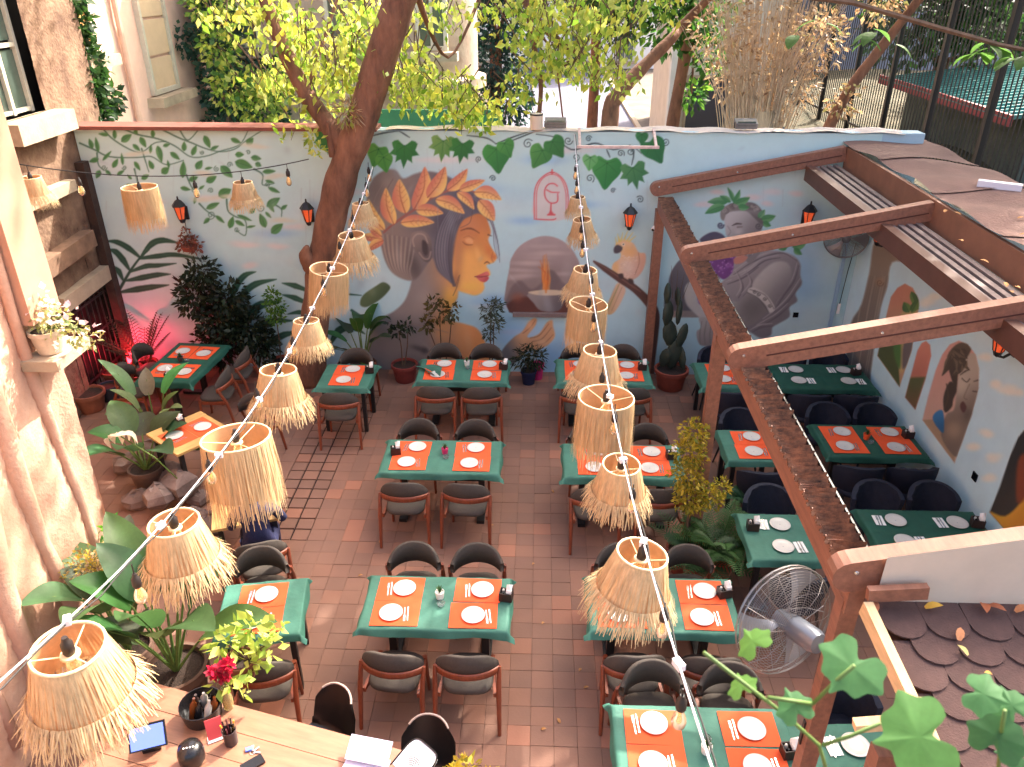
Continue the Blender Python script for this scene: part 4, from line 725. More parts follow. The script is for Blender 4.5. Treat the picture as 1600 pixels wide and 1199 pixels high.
def navy_chair_meshes():
    d = []
    def shell(r0, z0, z1, ext):
        m = MB(); N = 20; A = R(ext)
        def fn(u, v, k):
            a = -A+2*A*u; top = z1-.11*abs(u*2-1)**2.4; z_ = z0+(top-z0)*v; r_ = r0+.06*v+k*.05-.02*(v*2-1)**2
            q = .007*math.sin(u*38)*math.sin(v*17)*(1-k)
            return ((r_+q)*math.sin(a), .03-(r_+q)*math.cos(a)*.95, z_)
        m.grid(lambda u, v: fn(u, v, 0), 28, 10); m.grid(lambda u, v: fn(u, v, 1), 28, 10)
        m.grid(lambda u, v: fn(u, 1, v) if True else 0, 28, 2)
        for e in (0,1): m.grid(lambda u, v: fn(e, v, u), 2, 10)
        return m
    d.append(('backrest', shell(.2,.44,.84,82).mesh('backrest', M_navy, 'all')))
    d.append(('seat', MB().lathe([(0,.4),(.2,.4),(.235,.43),(.235,.46),(.2,.49),(0,.5)], 24).mesh('seat', M_navy, 'all')))
    for sx_ in (-1,1):
        for sy_ in (-1,1): d.append(('leg', MB().tube([(sx_*.23,sy_*.23,0),(sx_*.16,sy_*.15,.41)], [.011,.018], 8).mesh('leg', M_blackpl, True)))
    return d
def shell_chair_meshes():
    d = []; m = MB()
    def fn(u, v):
        x = (u*2-1); w = .23-.03*v
        if v < .5: y = .22-.4*(v/.5); z_ = .44-.03*math.sin(v*2*math.pi*.5)
        else: t = (v-.5)/.5; y = -.18-.1*t; z_ = .42+.42*t
        return (x*w*(1-.25*max(0, v-.85)/.15*abs(x)), y+.07*x*x*(1 if v > .45 else .1), z_+.05*x*x*(1 if v < .6 else 0)-.05*max(0,(v-.8)/.2)*x*x)
    m.grid(fn, 12, 18); m.grid(lambda u, v: Vector(fn(1-u, v))+Vector((0,-.012 if v > .5 else 0,-.012)), 12, 18)
    d.append(('shell', m.mesh('shell', M_blackpl, 'all')))
    for sx_ in (-1,1):
        for sy_ in (-1,1): d.append(('leg', MB().tube([(sx_*.22,sy_*.2-.02,0),(sx_*.12,sy_*.1-.02,.41)], [.011,.016], 8).mesh('leg', M_wood, True)))
    d.append(('edge_trim', MB().tube([Vector(fn(u, 1))+Vector((0,-.004,.004)) for u in [k/10 for k in range(11)]], .009, 6).mesh('edge_trim', mat('grey_edge', (170,150,140), .4), True)))
    return d
KINDS = {'wood': (wood_chair_meshes(), 'wood_chair'), 'navy': (navy_chair_meshes(), 'tufted_chair'), 'shell': (shell_chair_meshes(), 'shell_chair')}
GRP = {'wood': 'wooden chairs with grey pads', 'navy': 'navy tufted chairs', 'shell': 'black shell chairs at the counter'}
def chair(kind, x, y, rz, label):
    ms, nm = KINDS[kind]; t = thing(nm, label, 'chair', (x,y,.012), rz, GRP[kind])
    for n_, me in ms: put(n_, me, t)
    return t
def cloth_mesh(w, d, drop, seed):
    r_ = random.Random(seed); m = MB(); nx, ny = 64, 40; e = drop
    def fn(u, v):
        x = -(w/2+e)+(w+2*e)*u; y = -(d/2+e)+(d+2*e)*v; ox = max(0, abs(x)-w/2); oy = max(0, abs(y)-d/2); o_ = math.hypot(ox, oy)
        z_ = .002*math.sin(x*9+seed)*math.sin(y*7)+.0035*(math.exp(-(x/.014)**2)+math.exp(-((abs(x)-w*.27)/.014)**2)+.8*math.exp(-(y/.014)**2))+.0025*math.sin(x*23+y*17+seed)*max(0, math.sin(x*3+y*2+seed))
        cx = math.copysign(min(abs(x), w/2), x); cy = math.copysign(min(abs(y), d/2), y)
        if o_ > 0:
            fl = .28+.12*math.sin(x*11+y*13+seed)+(.35 if ox > 0 and oy > 0 else 0)
            cx += math.copysign(ox*fl, x); cy += math.copysign(oy*fl, y); z_ -= o_*(.93-.12*math.sin(x*7+seed)-(.25 if ox > 0 and oy > 0 else 0))
        return (cx, cy, .002+z_)
    m.grid(fn, nx, ny); return m
plate_me = MB().lathe([(0,.0),(.062,.0),(.07,.004),(.1,.012),(.105,.0145),(.103,.017),(.075,.009),(.066,.006),(.03,.0055),(.0,.0055)], 36).mesh('plate', M_plate, 'all')
dot_me = MB().lathe([(.006,0),(.004,.0008),(0,.001)], 8).mesh('plate_mark', mat('grey_mark', (150,150,160), .6))
ring_me = MB().lathe([(.066,0),(.068,.0006),(.07,0)], 32, cap=False).mesh('rim_ring', mat('pale_ring', (206,204,200), .4))
def fork_mesh():
    m = MB(); m.box((0,-.035,.001), (.011,.1,.002)); m.box((0,.028,.001), (.02,.03,.002))
    for k in range(4): m.box((-.008+.0053*k,.062,.001), (.0032,.04,.002))
    return m.mesh('fork', M_steel)
def knife_mesh():
    m = MB(); m.box((0,-.045,.001), (.013,.08,.003)); m.add([(-.006,-.005,.0004),(.006,-.005,.0004),(.008,.05,.0004),(.002,.085,.0004),(-.006,.085,.0004),(-.006,-.005,.002),(.006,-.005,.002),(.008,.05,.002),(.002,.085,.002),(-.006,.085,.002)], [(5,6,7,8,9),(4,3,2,1,0),(0,1,6,5),(1,2,7,6),(2,3,8,7),(3,4,9,8),(4,0,5,9)]); return m.mesh('knife', M_steel)
def mat_mesh(): return MB().box((0,0,.001), (.42,.305,.002)).mesh('placemat', M_orange)
fork_me, knife_me, mat_me = fork_mesh(), knife_mesh(), mat_mesh()
M_box = mat('dark_box', (46,28,24), .5, .2, 10); M_blk = mat('black_gloss', (22,20,22), .25)
def napkin_box(x, y, z, rz, tb):
    t = thing('napkin_box', 'dark box of white napkins on '+tb, 'napkin box', (x,y,z), rz, 'napkin boxes')
    b = MB()
    for s_ in (-1,1): b.box((s_*.055,0,.045), (.008,.09,.09)); b.box((0,s_*.041,.045), (.102,.008,.09))
    b.box((0,0,.004), (.1,.073,.006)); b.box((0,0,.045), (.006,.072,.078)); b.build('tray', M_box, t)
    n_ = MB()
    for k in range(6): n_.box((.028,-.026+.0105*k,.07), (.045,.007,.1+.012*random.random()), ry=.1*random.uniform(-1,1), rx=.12*random.uniform(-1,1))
    n_.add([(.005,-.035,.1),(.05,-.03,.11),(.06,.03,.15),(.0,.03,.14),(.03,0,.17)], [(0,1,4),(1,2,4),(2,3,4),(3,0,4)]); n_.build('napkins', M_paper, t)
    for k in (-1,1): MB().lathe([(.0,.0),(.014,.0),(.014,.07),(.01,.085),(0,.088)], 10).build('shaker', [M_blk, M_plate][k > 0], t, loc=(-.027,.018*k,.008))
    return t
def succulent(x, y, z, tb, col=(238,234,226), nm='white'):
    t = thing('succulent_pot', 'tiny spiky succulent in a %s pot on %s' % (nm, tb), 'plant', (x,y,z))
    MB().lathe([(0,0),(.032,0),(.042,.075),(.037,.075),(.034,.06),(0,.06)], 18).build('pot', mat('pot_'+nm, col, .5), t, smooth=True)
    m_ = MB()
    for k in range(16): a = k*2.4; r_ = .012+.03*(k/16); blade(m_, (0,0,.06), (r_*1.4*math.cos(a), r_*1.4*math.sin(a), .15-.05*k/16), .014, .05, 3)
    tint_all(m_.build('leaves', M_leaf, t), (70,104,60), .4)
def ash(x, y, z, tb):
    t = thing('glass_ashtray', 'small clear glass dish on '+tb, 'dish', (x,y,z)); MB().lathe([(0,.003),(.03,.0),(.038,.028),(.033,.028),(.027,.008),(0,.008)], 12).build('bowl', mat('clear_glass', (220,226,224), .05, glass=.9), t)
def table(cx, cy, w, d, rz, desc, mats='l r', dark=False, box=None, pot=None, plates=True, cloth=True, top=None, pots=('white',(238,234,226)), leg='pedestal', bare=False, seed=None, mat_dx=.34):
    """a dining table laid for its guests; desc names the table in every label on it"""
    H_ = .75; t = thing('dining_table', desc, 'table', (cx,cy,0), rz, 'dining tables')
    MB().box((0,0,H_-.02), (w-.01,d-.01,.03)).build('tabletop', top or mat('table_board', (126,62,38), .5, .2, 4), t)
    for s_ in (-1,1):
        if w > 1:
            MB().box((s_*(w/2-.22),0,.37), (.07,.07,.69)).build('leg', M_metal, t); MB().box((s_*(w/2-.22),0,.03), (.09,d-.1,.05)).build('foot', M_metal, t)
        else:
            for q in (-1,1): MB().box((s_*(w/2-.08),q*(d/2-.08),.365), (.05,.05,.7)).build('leg', M_metal, t)
    if w > 1: MB().box((0,0,.45), (w-.5,.05,.05)).build('stretcher', M_metal, t)
    MT = Matrix.Translation((cx,cy,0)) @ Matrix.Rotation(rz, 4, 'Z'); sd_ = seed or int(abs(cx*13+cy*7)*10)
    rr = random.Random(sd_); z0 = H_+.003 if cloth else H_-.004
    if cloth:
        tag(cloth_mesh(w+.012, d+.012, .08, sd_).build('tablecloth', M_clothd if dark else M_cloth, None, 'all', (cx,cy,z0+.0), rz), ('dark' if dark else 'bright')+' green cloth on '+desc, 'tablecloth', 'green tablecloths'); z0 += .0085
    P_ = lambda x, y, z_=0: tuple(MT @ Vector((x, y, z0+z_)))
    for sx_ in mats.split():
        xs = {'l': -mat_dx, 'r': mat_dx, 'c': 0, 'R': mat_dx*.55, 'L': -mat_dx*.55}[sx_]
        for sy_ in (1,-1):
            side = ('back ' if sy_ > 0 else 'front ')+{'l':'left','r':'right','c':'middle','L':'left','R':'right'}[sx_]
            jx, jy, ja = rr.uniform(-.012,.012), rr.uniform(-.006,.006), rr.uniform(-.02,.02)
            zz = 0
            if not bare:
                tag(put('placemat', mat_me, None, P_(xs+jx, sy_*.156+jy), rz+ja), 'orange paper mat, %s on %s' % (side, desc), 'placemat', 'orange placemats'); zz = .0035
            px_, py_ = xs+rr.uniform(-.02,.02)+(.03 if sy_ > 0 else -.03), sy_*.165+rr.uniform(-.012,.012)
            p = tag(put('plate', plate_me, None, P_(px_, py_, zz), rr.uniform(0,6)), 'round white plate, %s on %s' % (side, desc), 'plate', 'white plates'); put('rim_ring', ring_me, p, (0,0,.0066)); put('mark', dot_me, p, (0,0,.0062))
            if not bare: mx_ = px_+(-.135 if sy_ > 0 else .135)
            else: mx_ = px_+(-.17 if sy_ > 0 else .17)
            if bare: tag(MB().box((0,0,.003), (.1,.16,.004)).build('napkin', M_paper, None, loc=P_(mx_, py_, 0), rz=rz+rr.uniform(-.1,.1)), 'folded white napkin, %s on %s' % (side, desc), 'napkin', 'folded napkins'); zz = .007
            a = rz+rr.uniform(-.15,.15)+(math.pi if sy_ < 0 else 0)
            tag(put('fork', fork_me, None, P_(mx_-.014, py_-.01, zz), a), 'steel fork, %s on %s' % (side, desc), 'fork', 'forks'); tag(put('knife', knife_me, None, P_(mx_+.014, py_, zz), a), 'steel knife, %s on %s' % (side, desc), 'knife', 'knives')
    if box: p = P_(*box); napkin_box(*p, rz+rr.uniform(-.3,.3), desc)
    if pot: p = P_(*pot); succulent(*p, desc, pots[1], pots[0]); q = P_(pot[0]+.02, pot[1]-.09 if pot[1] >= 0 else pot[1]+.1); ash(*q, desc)
    return t
T = {'M1': 'the long table under the painted woman', 'M2': 'the centre table with a pink pot', 'M3': 'the centre table nearest the counter', 'R1': 'the table below the painted cockatoo', 'R2': 'the table beside the yellow leaved plant',
     'R3': 'the table just left of the steel fan', 'R4': 'the nearest table at the bottom edge', 'P1': 'the small table behind the pergola post', 'P2': 'the small table with orange mats inside the pergola', 'P3': 'the bare green table above the steel fan',
     'W1': 'the dark green table in the back pergola corner', 'W2': 'the wall table under the portrait arch', 'W3': 'the nearest dark green wall table', 'L1': 'the small table at the foot of the tree', 'L0': 'the slanted dark table by the red light',
     'L3': 'the tilted table beside the broad leaved plants', 'Y1': 'the small yellow wooden table by the rocks', 'Y2': 'the yellow wooden table of the seated person', 'F1': 'the green table under the annex posts'}
M_pine = mat('yellow_pine', (196,154,92), .5, .14, 4, .1, 40, stretch=(6,1,1))
table(-1.04,9.9,1.26,.7,.0,T['M1'], box=(.57,.06), pot=(.04,.14), mat_dx=.33, top=M_pine)
table(-1.09,7.67,1.36,.7,.0,T['M2'], box=(-.55,.03), pot=(.03,.05), pots=('pink',(206,52,110)), mat_dx=.36)
table(-.86,5.28,1.3,.66,.0,T['M3'], box=(.62,.06), pot=(.02,.05), mat_dx=.35)
table(.95,9.95,1.3,.74,.0,T['R1'], box=(.56,.06), mat_dx=.33, pot=(0,.12))
table(1.02,7.65,1.36,.7,.0,T['R2'], box=(.57,.07), mat_dx=.32)
table(1.16,5.33,1.3,.68,.0,T['R3'], box=(.58,.12), mat_dx=.37)
table(1.28,3.87,1.3,.7,.0,T['R4'], box=(.6,-.05), pot=(.0,-.05), mat_dx=.36)
table(2.65,9.9,.72,.74,.0,T['P1'], mats='c', box=(.26,-.05)); table(2.6,8.04,.68,.68,.0,T['P2'], mats='c', box=(.27,.0)); table(2.48,6.33,.7,.72,.0,T['P3'], mats='c', bare=True, box=(-.25,.1))
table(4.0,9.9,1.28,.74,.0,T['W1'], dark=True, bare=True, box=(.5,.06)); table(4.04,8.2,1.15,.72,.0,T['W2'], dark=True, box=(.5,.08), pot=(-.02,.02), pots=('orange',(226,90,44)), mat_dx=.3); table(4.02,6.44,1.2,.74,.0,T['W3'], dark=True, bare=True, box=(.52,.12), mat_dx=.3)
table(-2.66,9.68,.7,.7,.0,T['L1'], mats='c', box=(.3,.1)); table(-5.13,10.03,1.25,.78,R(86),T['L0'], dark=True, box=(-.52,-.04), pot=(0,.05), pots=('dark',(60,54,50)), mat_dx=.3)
table(-2.42,5.15,.72,.7,R(10),T['L3'], mats='c'); table(-4.28,8.12,.75,.75,R(-38),T['Y1'], mats='c', cloth=False, top=M_pine, box=(-.26,.02))
table(-3.2,7.0,.7,1.4,R(20),T['Y2'], mats='c', cloth=False, top=M_pine); table(2.35,3.75,.8,.7,R(4),T['F1'], mats='c', bare=True)
def pair(key, cx, cy, d, xs, kind='wood', back=True, front=True, jit=.1):
    for i, x in enumerate(xs):
        s_ = 'left ' if x < 0 else 'right '
        if len(xs) == 1: s_ = ''
        mat_ = {'wood':'wooden chair','navy':'navy tufted chair'}[kind]
        if back: chair(kind, cx+x, cy+d, math.pi+random.uniform(-jit,jit), '%sfar %s at %s' % (s_, mat_, T[key]))
        if front: chair(kind, cx+x, cy-d, random.uniform(-jit,jit), '%snear %s at %s' % (s_, mat_, T[key]))
pair('M1',-1.06,9.9,.5,(-.31,.31)); pair('M2',-1.09,7.67,.5,(-.36,.34)); pair('M3',-.86,5.28,.52,(-.3,.32)); pair('R1',.95,9.95,.5,(-.34,.34)); pair('R2',1.02,7.65,.5,(-.36,.36)); pair('R3',1.16,5.33,.52,(-.3,.34)); pair('R4',1.28,3.87,.52,(-.3,.32), front=False)
pair('L1',-2.66,9.68,.5,(0.0,)); pair('P1',2.65,9.9,.52,(.0,),'navy'); pair('P2',2.6,8.04,.52,(.0,),'navy'); pair('P3',2.48,6.33,.55,(.05,),'navy')
pair('W1',4.0,9.9,.55,(-.32,.3),'navy'); pair('W2',4.04,8.2,.55,(-.3,.3),'navy'); pair('W3',4.02,6.44,.56,(-.3,.3),'navy',front=False); pair('F1',2.35,3.75,.5,(.1,),'navy')
for x, y, a, lb in ((-4.55,9.65,R(95),'right near wooden chair at '+T['L0']),(-4.5,10.3,R(92),'right far wooden chair at '+T['L0']),(-5.75,9.7,R(-88),'left near wooden chair at '+T['L0']),(-5.8,10.35,R(-92),'left far wooden chair at '+T['L0']),
    (-2.76,6.1,R(20),'wooden chair the person in navy sits on'),(-2.62,5.68,R(190),'far wooden chair at '+T['L3']),(-2.25,4.62,R(8),'near wooden chair at '+T['L3']),(-3.75,8.75,R(160),'wooden chair behind '+T['Y1'])): chair('wood', x, y, a, lb)
for x, y, a, lb in ((-1.62,4.0,R(150),'black shell chair at the left of the counter'),(-.78,3.72,R(175),'black shell chair at the right end of the counter')): chair('shell', x, y, a, lb)
# a folded corner of cloth on the long table
m = MB(); m.grid(lambda u, v: (-.02-.42*u*(1-.6*v), -.3*v+.1*u, .02+.03*math.sin(u*5+v*4)), 8, 6)
tag(m.build('folded_cloth', M_cloth, loc=(-1.32,9.92,.765)), 'turned back green cloth corner on the long table', 'cloth')
# ---------------------------------------------------------------- straw lampshades and bulbs on strings
def straw(kind, seed):
    r_ = random.Random(seed); sh, fr = MB(), MB()
    if kind == 'flare': rt, rm, h1, rb, h2, n1, n2 = .125,.185,.24,.24,.34,250,460
    else: rt, rm, h1, rb, h2, n1, n2 = .195,.2,.34,.215,.46,420,240
    N = 28; V = []
    for i in range(5):
        t = i/4
        for k in range(N): a = 2*math.pi*k/N; rr = rt+(rm-rt)*t-.006; V.append((rr*math.cos(a), rr*math.sin(a), -h1*t))
    sh.add(V, [(i*N+k, i*N+(k+1)%N, (i+1)*N+(k+1)%N, (i+1)*N+k) for i in range(4) for k in range(N)])
    def strand(a, ra, za, rb_, zb, w, curl):
        c, s_ = math.cos(a), math.sin(a); a2 = a+r_.uniform(-.05,.05)*(1+curl*2); c2, s2 = math.cos(a2), math.sin(a2); rm_ = ra+(rb_-ra)*.5+curl*r_.uniform(-.006,.012); zm = za+(zb-za)*.52
        am = (a+a2)/2; tx, ty = -s_, c
        q = [(ra*c, ra*s_, za), (rm_*math.cos(am), rm_*math.sin(am), zm), (rb_*c2, rb_*s2, zb)]; V = []
        for j, p in enumerate(q): ww = w*(1,1,.5)[j]; V += [(p[0]-tx*ww, p[1]-ty*ww, p[2]), (p[0]+tx*ww, p[1]+ty*ww, p[2])]
        fr.add(V, [(0,1,3,2),(2,3,5,4)])
    for k in range(n1): strand(2*math.pi*k/n1+r_.uniform(-.01,.01), rt+.002, .004, rm+.004+r_.uniform(0,.006), -h1-r_.uniform(0,.03 if kind == 'flare' else .14), .0027, .3)
    for k in range(n2): strand(2*math.pi*k/n2+r_.uniform(-.03,.03), (rm if kind == 'flare' else rt)+.006, -h1*.86 if kind == 'flare' else -.002, rb+r_.uniform(-.03,.022), -h2-r_.uniform(-.06,.05), .0026, 1)
    return sh.mesh('shade_lining', M_strawin, 'all'), fr.mesh('straw_fringe', M_straw), (rt, h2)
SH = {k: [straw(k, s_) for s_ in (1,2,3,4,5)] for k in ('flare','cyl')}
def ring_mesh(rt):
    m = MB(); m.tube([(rt*math.cos(2*math.pi*k/28), rt*math.sin(2*math.pi*k/28), .004) for k in range(29)], .006, 6, cap=False)
    for k in range(3): a = 2.1*k+.4; m.tube([(.03*math.cos(a),.03*math.sin(a),-.03),(rt*math.cos(a),rt*math.sin(a),.0)], .003, 5)
    m.lathe([(.02,-.03),(.036,-.032),(.034,-.024),(.02,-.022)], 14, cap=False); return m.mesh('shade_ring', mat('cream_wire', (236,206,160), .5), True)
RING = {k: ring_mesh(SH[k][0][2][0]) for k in SH}
sock_me = MB().lathe([(.0,.05),(.01,.05),(.014,.03),(.021,.02),(.022,-.02),(.018,-.03),(0,-.03)], 14).mesh('socket', mat('socket_black', (34,26,24), .5), True)
bulb_me = MB().lathe([(.012,.0),(.014,-.012),(.026,-.04),(.031,-.065),(.026,-.09),(.012,-.105),(0,-.108)], 16).mesh('glass', M_bulb, 'all')
fil = MB()
for k in range(4): a = 1.57*k; fil.tube([(.003*math.cos(a),.003*math.sin(a),-.02),(.01*math.cos(a),.01*math.sin(a),-.075)], .0012, 4)
fil_me = fil.mesh('filament', M_fil)
def lamp(p, kind, w, label, tilt=(0,0), drop=.05):
    s_ = w/.47 if kind == 'flare' else w/.41
    t = thing('straw_lamp', label, 'lamp', (p[0],p[1],p[2]-drop-.05), (tilt[0],tilt[1],random.uniform(0,6)), 'straw lampshades on strings')
    a, b, _ = random.choice(SH[kind])
    put('shade_lining', a, t, sc=s_); put('straw_fringe', b, t, sc=s_); put('shade_ring', RING[kind], t, sc=s_); put('socket', sock_me, t, (0,0,.01), sc=1.25); put('glass', bulb_me, t, (0,0,-.03), sc=1.1)
    MB().tube([(0,0,.05),(.004,0,drop+.05)], .0045, 6).build('cord', M_cord, t)
def bulb(p, label, drop=.1, sc=1.2):
    t = thing('bare_bulb', label, 'bulb', (p[0],p[1],p[2]-drop-.05), random.uniform(0,6), 'bare bulbs on strings')
    put('socket', sock_me, t, sc=sc); g = put('glass', bulb_me, t, (0,0,-.03), sc=sc); put('filament', fil_me, g, (0,0,0)); MB().tube([(0,0,.04),(.002,0,drop+.05)], .004, 6).build('cord', M_cord, t)
def on_string(px, py, zf):
    best = None
    for Y in np.arange(.9,11.4,.02):
        p = at(px, py, Y=Y); e = abs(p.z-zf(Y))
        if best is None or e < best[0]: best = (e, p)
    return best[1]
zr = lambda Y: 3.75-.9*(1-((Y-6.2)/5.1)**2)
zl = lambda Y: 3.5-.75*(1-((Y-6.2)/4.8)**2)
def cable(name, xf, zf, y0, y1, label, r_=.0065):
    t = thing(name, label, 'cable', (xf(y0), y0, zf(y0)))
    o_ = Vector(t.location); N = 40; pts = [Vector((xf(y0+(y1-y0)*k/N), y0+(y1-y0)*k/N, zf(y0+(y1-y0)*k/N)))-o_ for k in range(N+1)]
    MB().tube(pts, r_*.75, 6).build('white_cable', M_white, t, 'all'); MB().tube([p+Vector((.014+.012*math.sin(k*2.1),0,-.008+.01*math.cos(k*2.1))) for k, p in enumerate(pts)], r_*.6, 6).build('black_cable', M_cord, t, 'all')
    for k in range(3, N, 4): MB().box(pts[k], (.03,.05,.03), rz=k).build('tape_knot', M_white, t)
xr_ = lambda Y: .575-.095*max(0,(Y-6.3)/5)
cable('lamp_cable', xr_, zr, 11.33, .9, 'white and black cable of the right hand lamp string')
xl_ = lambda Y: -2.12-.16*min(1,max(0,(Y-3)/4.5))
cable('lamp_cable', xl_, zl, 10.75, 1.4, 'white and black cable of the left hand lamp string, tied to the tree')
BO = 'first second third fourth fifth sixth seventh eighth ninth tenth eleventh'.split()
ordn = ['farthest','second','third','fourth','fifth','sixth','seventh','nearest']
for k, (px_, py_, kind, w) in enumerate(((903,300,'flare',.34),(910,335,'flare',.4),(915,413,'flare',.47),(920,466,'cyl',.4),(938,538,'flare',.55),(948,610,'cyl',.46),(972,713,'flare',.46),(1005,850,'flare',.5))):
    p = on_string(px_, py_, zr); lamp(p, kind, w, '%s straw lampshade of the right hand string, %s' % (ordn[k], 'long and straight' if kind == 'cyl' else 'flared with a frill'), (random.uniform(-.13,.13), random.uniform(-.13,.13)), .02)
for k, (px_, py_, kind, w) in enumerate(((563,310,'flare',.4),(548,360,'flare',.58),(513,412,'cyl',.44),(477,492,'flare',.46),(433,568,'flare',.58),(366,672,'cyl',.52),(268,803,'flare',.54),(100,996,'flare',.57))):
    p = on_string(px_, py_, zl); lamp(p, kind, w, '%s straw lampshade of the left hand string, %s' % (ordn[k], 'long and straight' if kind == 'cyl' else 'flared with a frill'), (random.uniform(-.05,.05), .13 if kind == 'cyl' and k == 2 else random.uniform(-.13,.13)), .02)
for k, (px_, py_) in enumerate(((900,258),(902,280),(909,352),(911,376),(925,430),(929,488),(942,580),(962,640),(990,765),(1040,950),(1068,1085))):
    p = on_string(px_, py_-8, zr); bulb(p, 'bare amber bulb of the right hand string, %s from the wall' % BO[k], .07 if k < 8 else .03, 1.1 if k < 8 else .95)
for k, (px_, py_) in enumerate(((575,262),(571,285),(550,336),(529,378),(503,436),(455,525),(398,605),(322,715),(205,890))):
    p = on_string(px_, py_-8, zl); bulb(p, 'bare amber bulb of the left hand string, %s from the tree' % BO[k], .07, 1.1)
A_, B_ = Vector((-6.66,9.4,3.78)), Vector((-3.15,10.75,3.52))
t = thing('lamp_cable', 'thin black cable of the short lamp string between brick house and tree', 'cable', A_)
cur = lambda s_: A_.lerp(B_, s_)-Vector((0,0,.22*4*s_*(1-s_)))
MB().tube([cur(k/24)-A_ for k in range(25)], .007, 6).build('wire', M_cord, t)
for s_, kind, lb in ((.1,'flare','leftmost straw shade of the short string, flared, before the brick house'),(.42,'cyl','middle straw shade of the short string, straight sided'),(.76,'flare','right straw shade of the short string, flared, below the painted vine')):
    lamp(cur(s_), kind, .46, lb, drop=.1)
for s_, lb in ((.24,'left bare bulb of the short string'),(.6,'middle bare bulb of the short string'),(.92,'bare bulb of the short string next to the trunk'),(.02,'bare bulb of the short string against the brick house')): bulb(cur(s_), lb, .08, 1.3)
# ---------------------------------------------------------------- wall lanterns and fittings
def lantern(p, face, label):
    t = thing('wall_lantern', label, 'lantern', p, {'-y':0,'-x':-math.pi/2,'+x':math.pi/2}[face], 'black lanterns with orange glass')
    MB().box((0,-.015,0), (.09,.03,.2)).build('back_plate', M_metal, t); MB().tube([(0,-.02,-.06),(0,-.1,-.12),(0,-.17,-.1)], .014, 8).build('arm', M_metal, t)
    MB().lathe([(0,-.12),(.03,-.1),(.045,-.06),(.045,-.05)], 6, (0,-.17,0)).build('base', M_metal, t); MB().lathe([(.11,.14),(.1,.16),(.05,.22),(.015,.24),(.012,.28),(0,.29)], 6, (0,-.17,0)).build('cap', M_metal, t)
    g = MB().lathe([(.045,-.05),(.085,.14)], 6, (0,-.17,0)).build('glass', mat('orange_glass', (240,106,60), .2, glass=.25, emit=((255,110,60),.06)), t)
    f = MB()
    for k in range(6): a = 2*math.pi*k/6; f.tube([(.047*math.cos(a),-.17+.047*math.sin(a),-.05),(.088*math.cos(a),-.17+.088*math.sin(a),.14)], .006, 5)
    f.build('glazing_bars', M_metal, g)
for px_, py_, lb in ((290,332,'black orange glass lantern left on the mural, behind a straw shade'),(486,336,'black orange glass lantern just left of the tree trunk'),(982,343,'black orange glass lantern above the painted cockatoo'),(1257,340,'black orange glass lantern above the second pergola rafter')):
    p = at(px_, py_, Y=WY); lantern((p.x,WY-.004,p.z), '-y', lb)
for px_, py_, lb in ((1393,372,'black orange glass lantern near the corner of the side wall'),(1590,542,'black orange glass lantern beside the portrait arch')):
    p = at(px_, py_, X=WXR); lantern((WXR-.004,p.y,p.z), '-x', lb)
p = at(150,325,X=WXL); lantern((WXL+.05,p.y,p.z), '+x', 'black lantern on the corner of the brick house')
p = at(1030,350,Y=WY); t = thing('security_camera', 'small white security camera on the mural beside the pergola post', 'camera', (p.x,WY-.004,p.z)); MB().lathe([(.03,0),(.03,.02),(.012,.03),(.012,.07)], 12).build('bracket', M_paper, t, loc=(0,0,0), rz=(math.pi/2,0,0)); b_ = MB().lathe([(0,0),(.033,0),(.035,.14),(.028,.15),(0,.15)], 14).build('housing', M_paper, t, True, loc=(-.03,-.05,.02), rz=(R(115),0,R(-35))); MB().lathe([(0,.151),(.022,.151),(.02,.158),(0,.158)], 12).build('lens', M_blk, b_)
for px_, py_, X, lb in ((1243,492,None,'small black socket plate on the mural right of the bearded figure'),(1524,745,1,'small black socket plate on the side wall below the portrait')):
    if X: p = at(px_, py_, X=WXR); tag(MB().box((0,0,0), (.012,.09,.09)).build('socket_plate', M_blk, loc=(WXR-.008,p.y,p.z)), lb, 'socket')
    else: p = at(px_, py_, Y=WY); tag(MB().box((0,0,0), (.08,.012,.08)).build('socket_plate', M_blk, loc=(p.x,WY-.008,p.z)), lb, 'socket')
tag(MB().box((0,0,1.2), (.05,.04,2.4)).build('cable_conduit', mat('conduit', (150,178,200), .6), loc=(WXR-.2,WY-.025,0)), 'pale conduit running down the wall in the pergola corner', 'conduit')
t = thing('cable_switch', 'white cable switch hanging on a black lead in the pergola corner', 'switch', (WXR-.12,WY-.03,1.2)); MB().box((0,0,.0), (.04,.03,.16)).build('switch_body', M_paper, t); MB().tube([(0,0,.08),(.02,0,.6),(.05,-.01,1.05)], .006, 6).build('lead', M_cord, t)
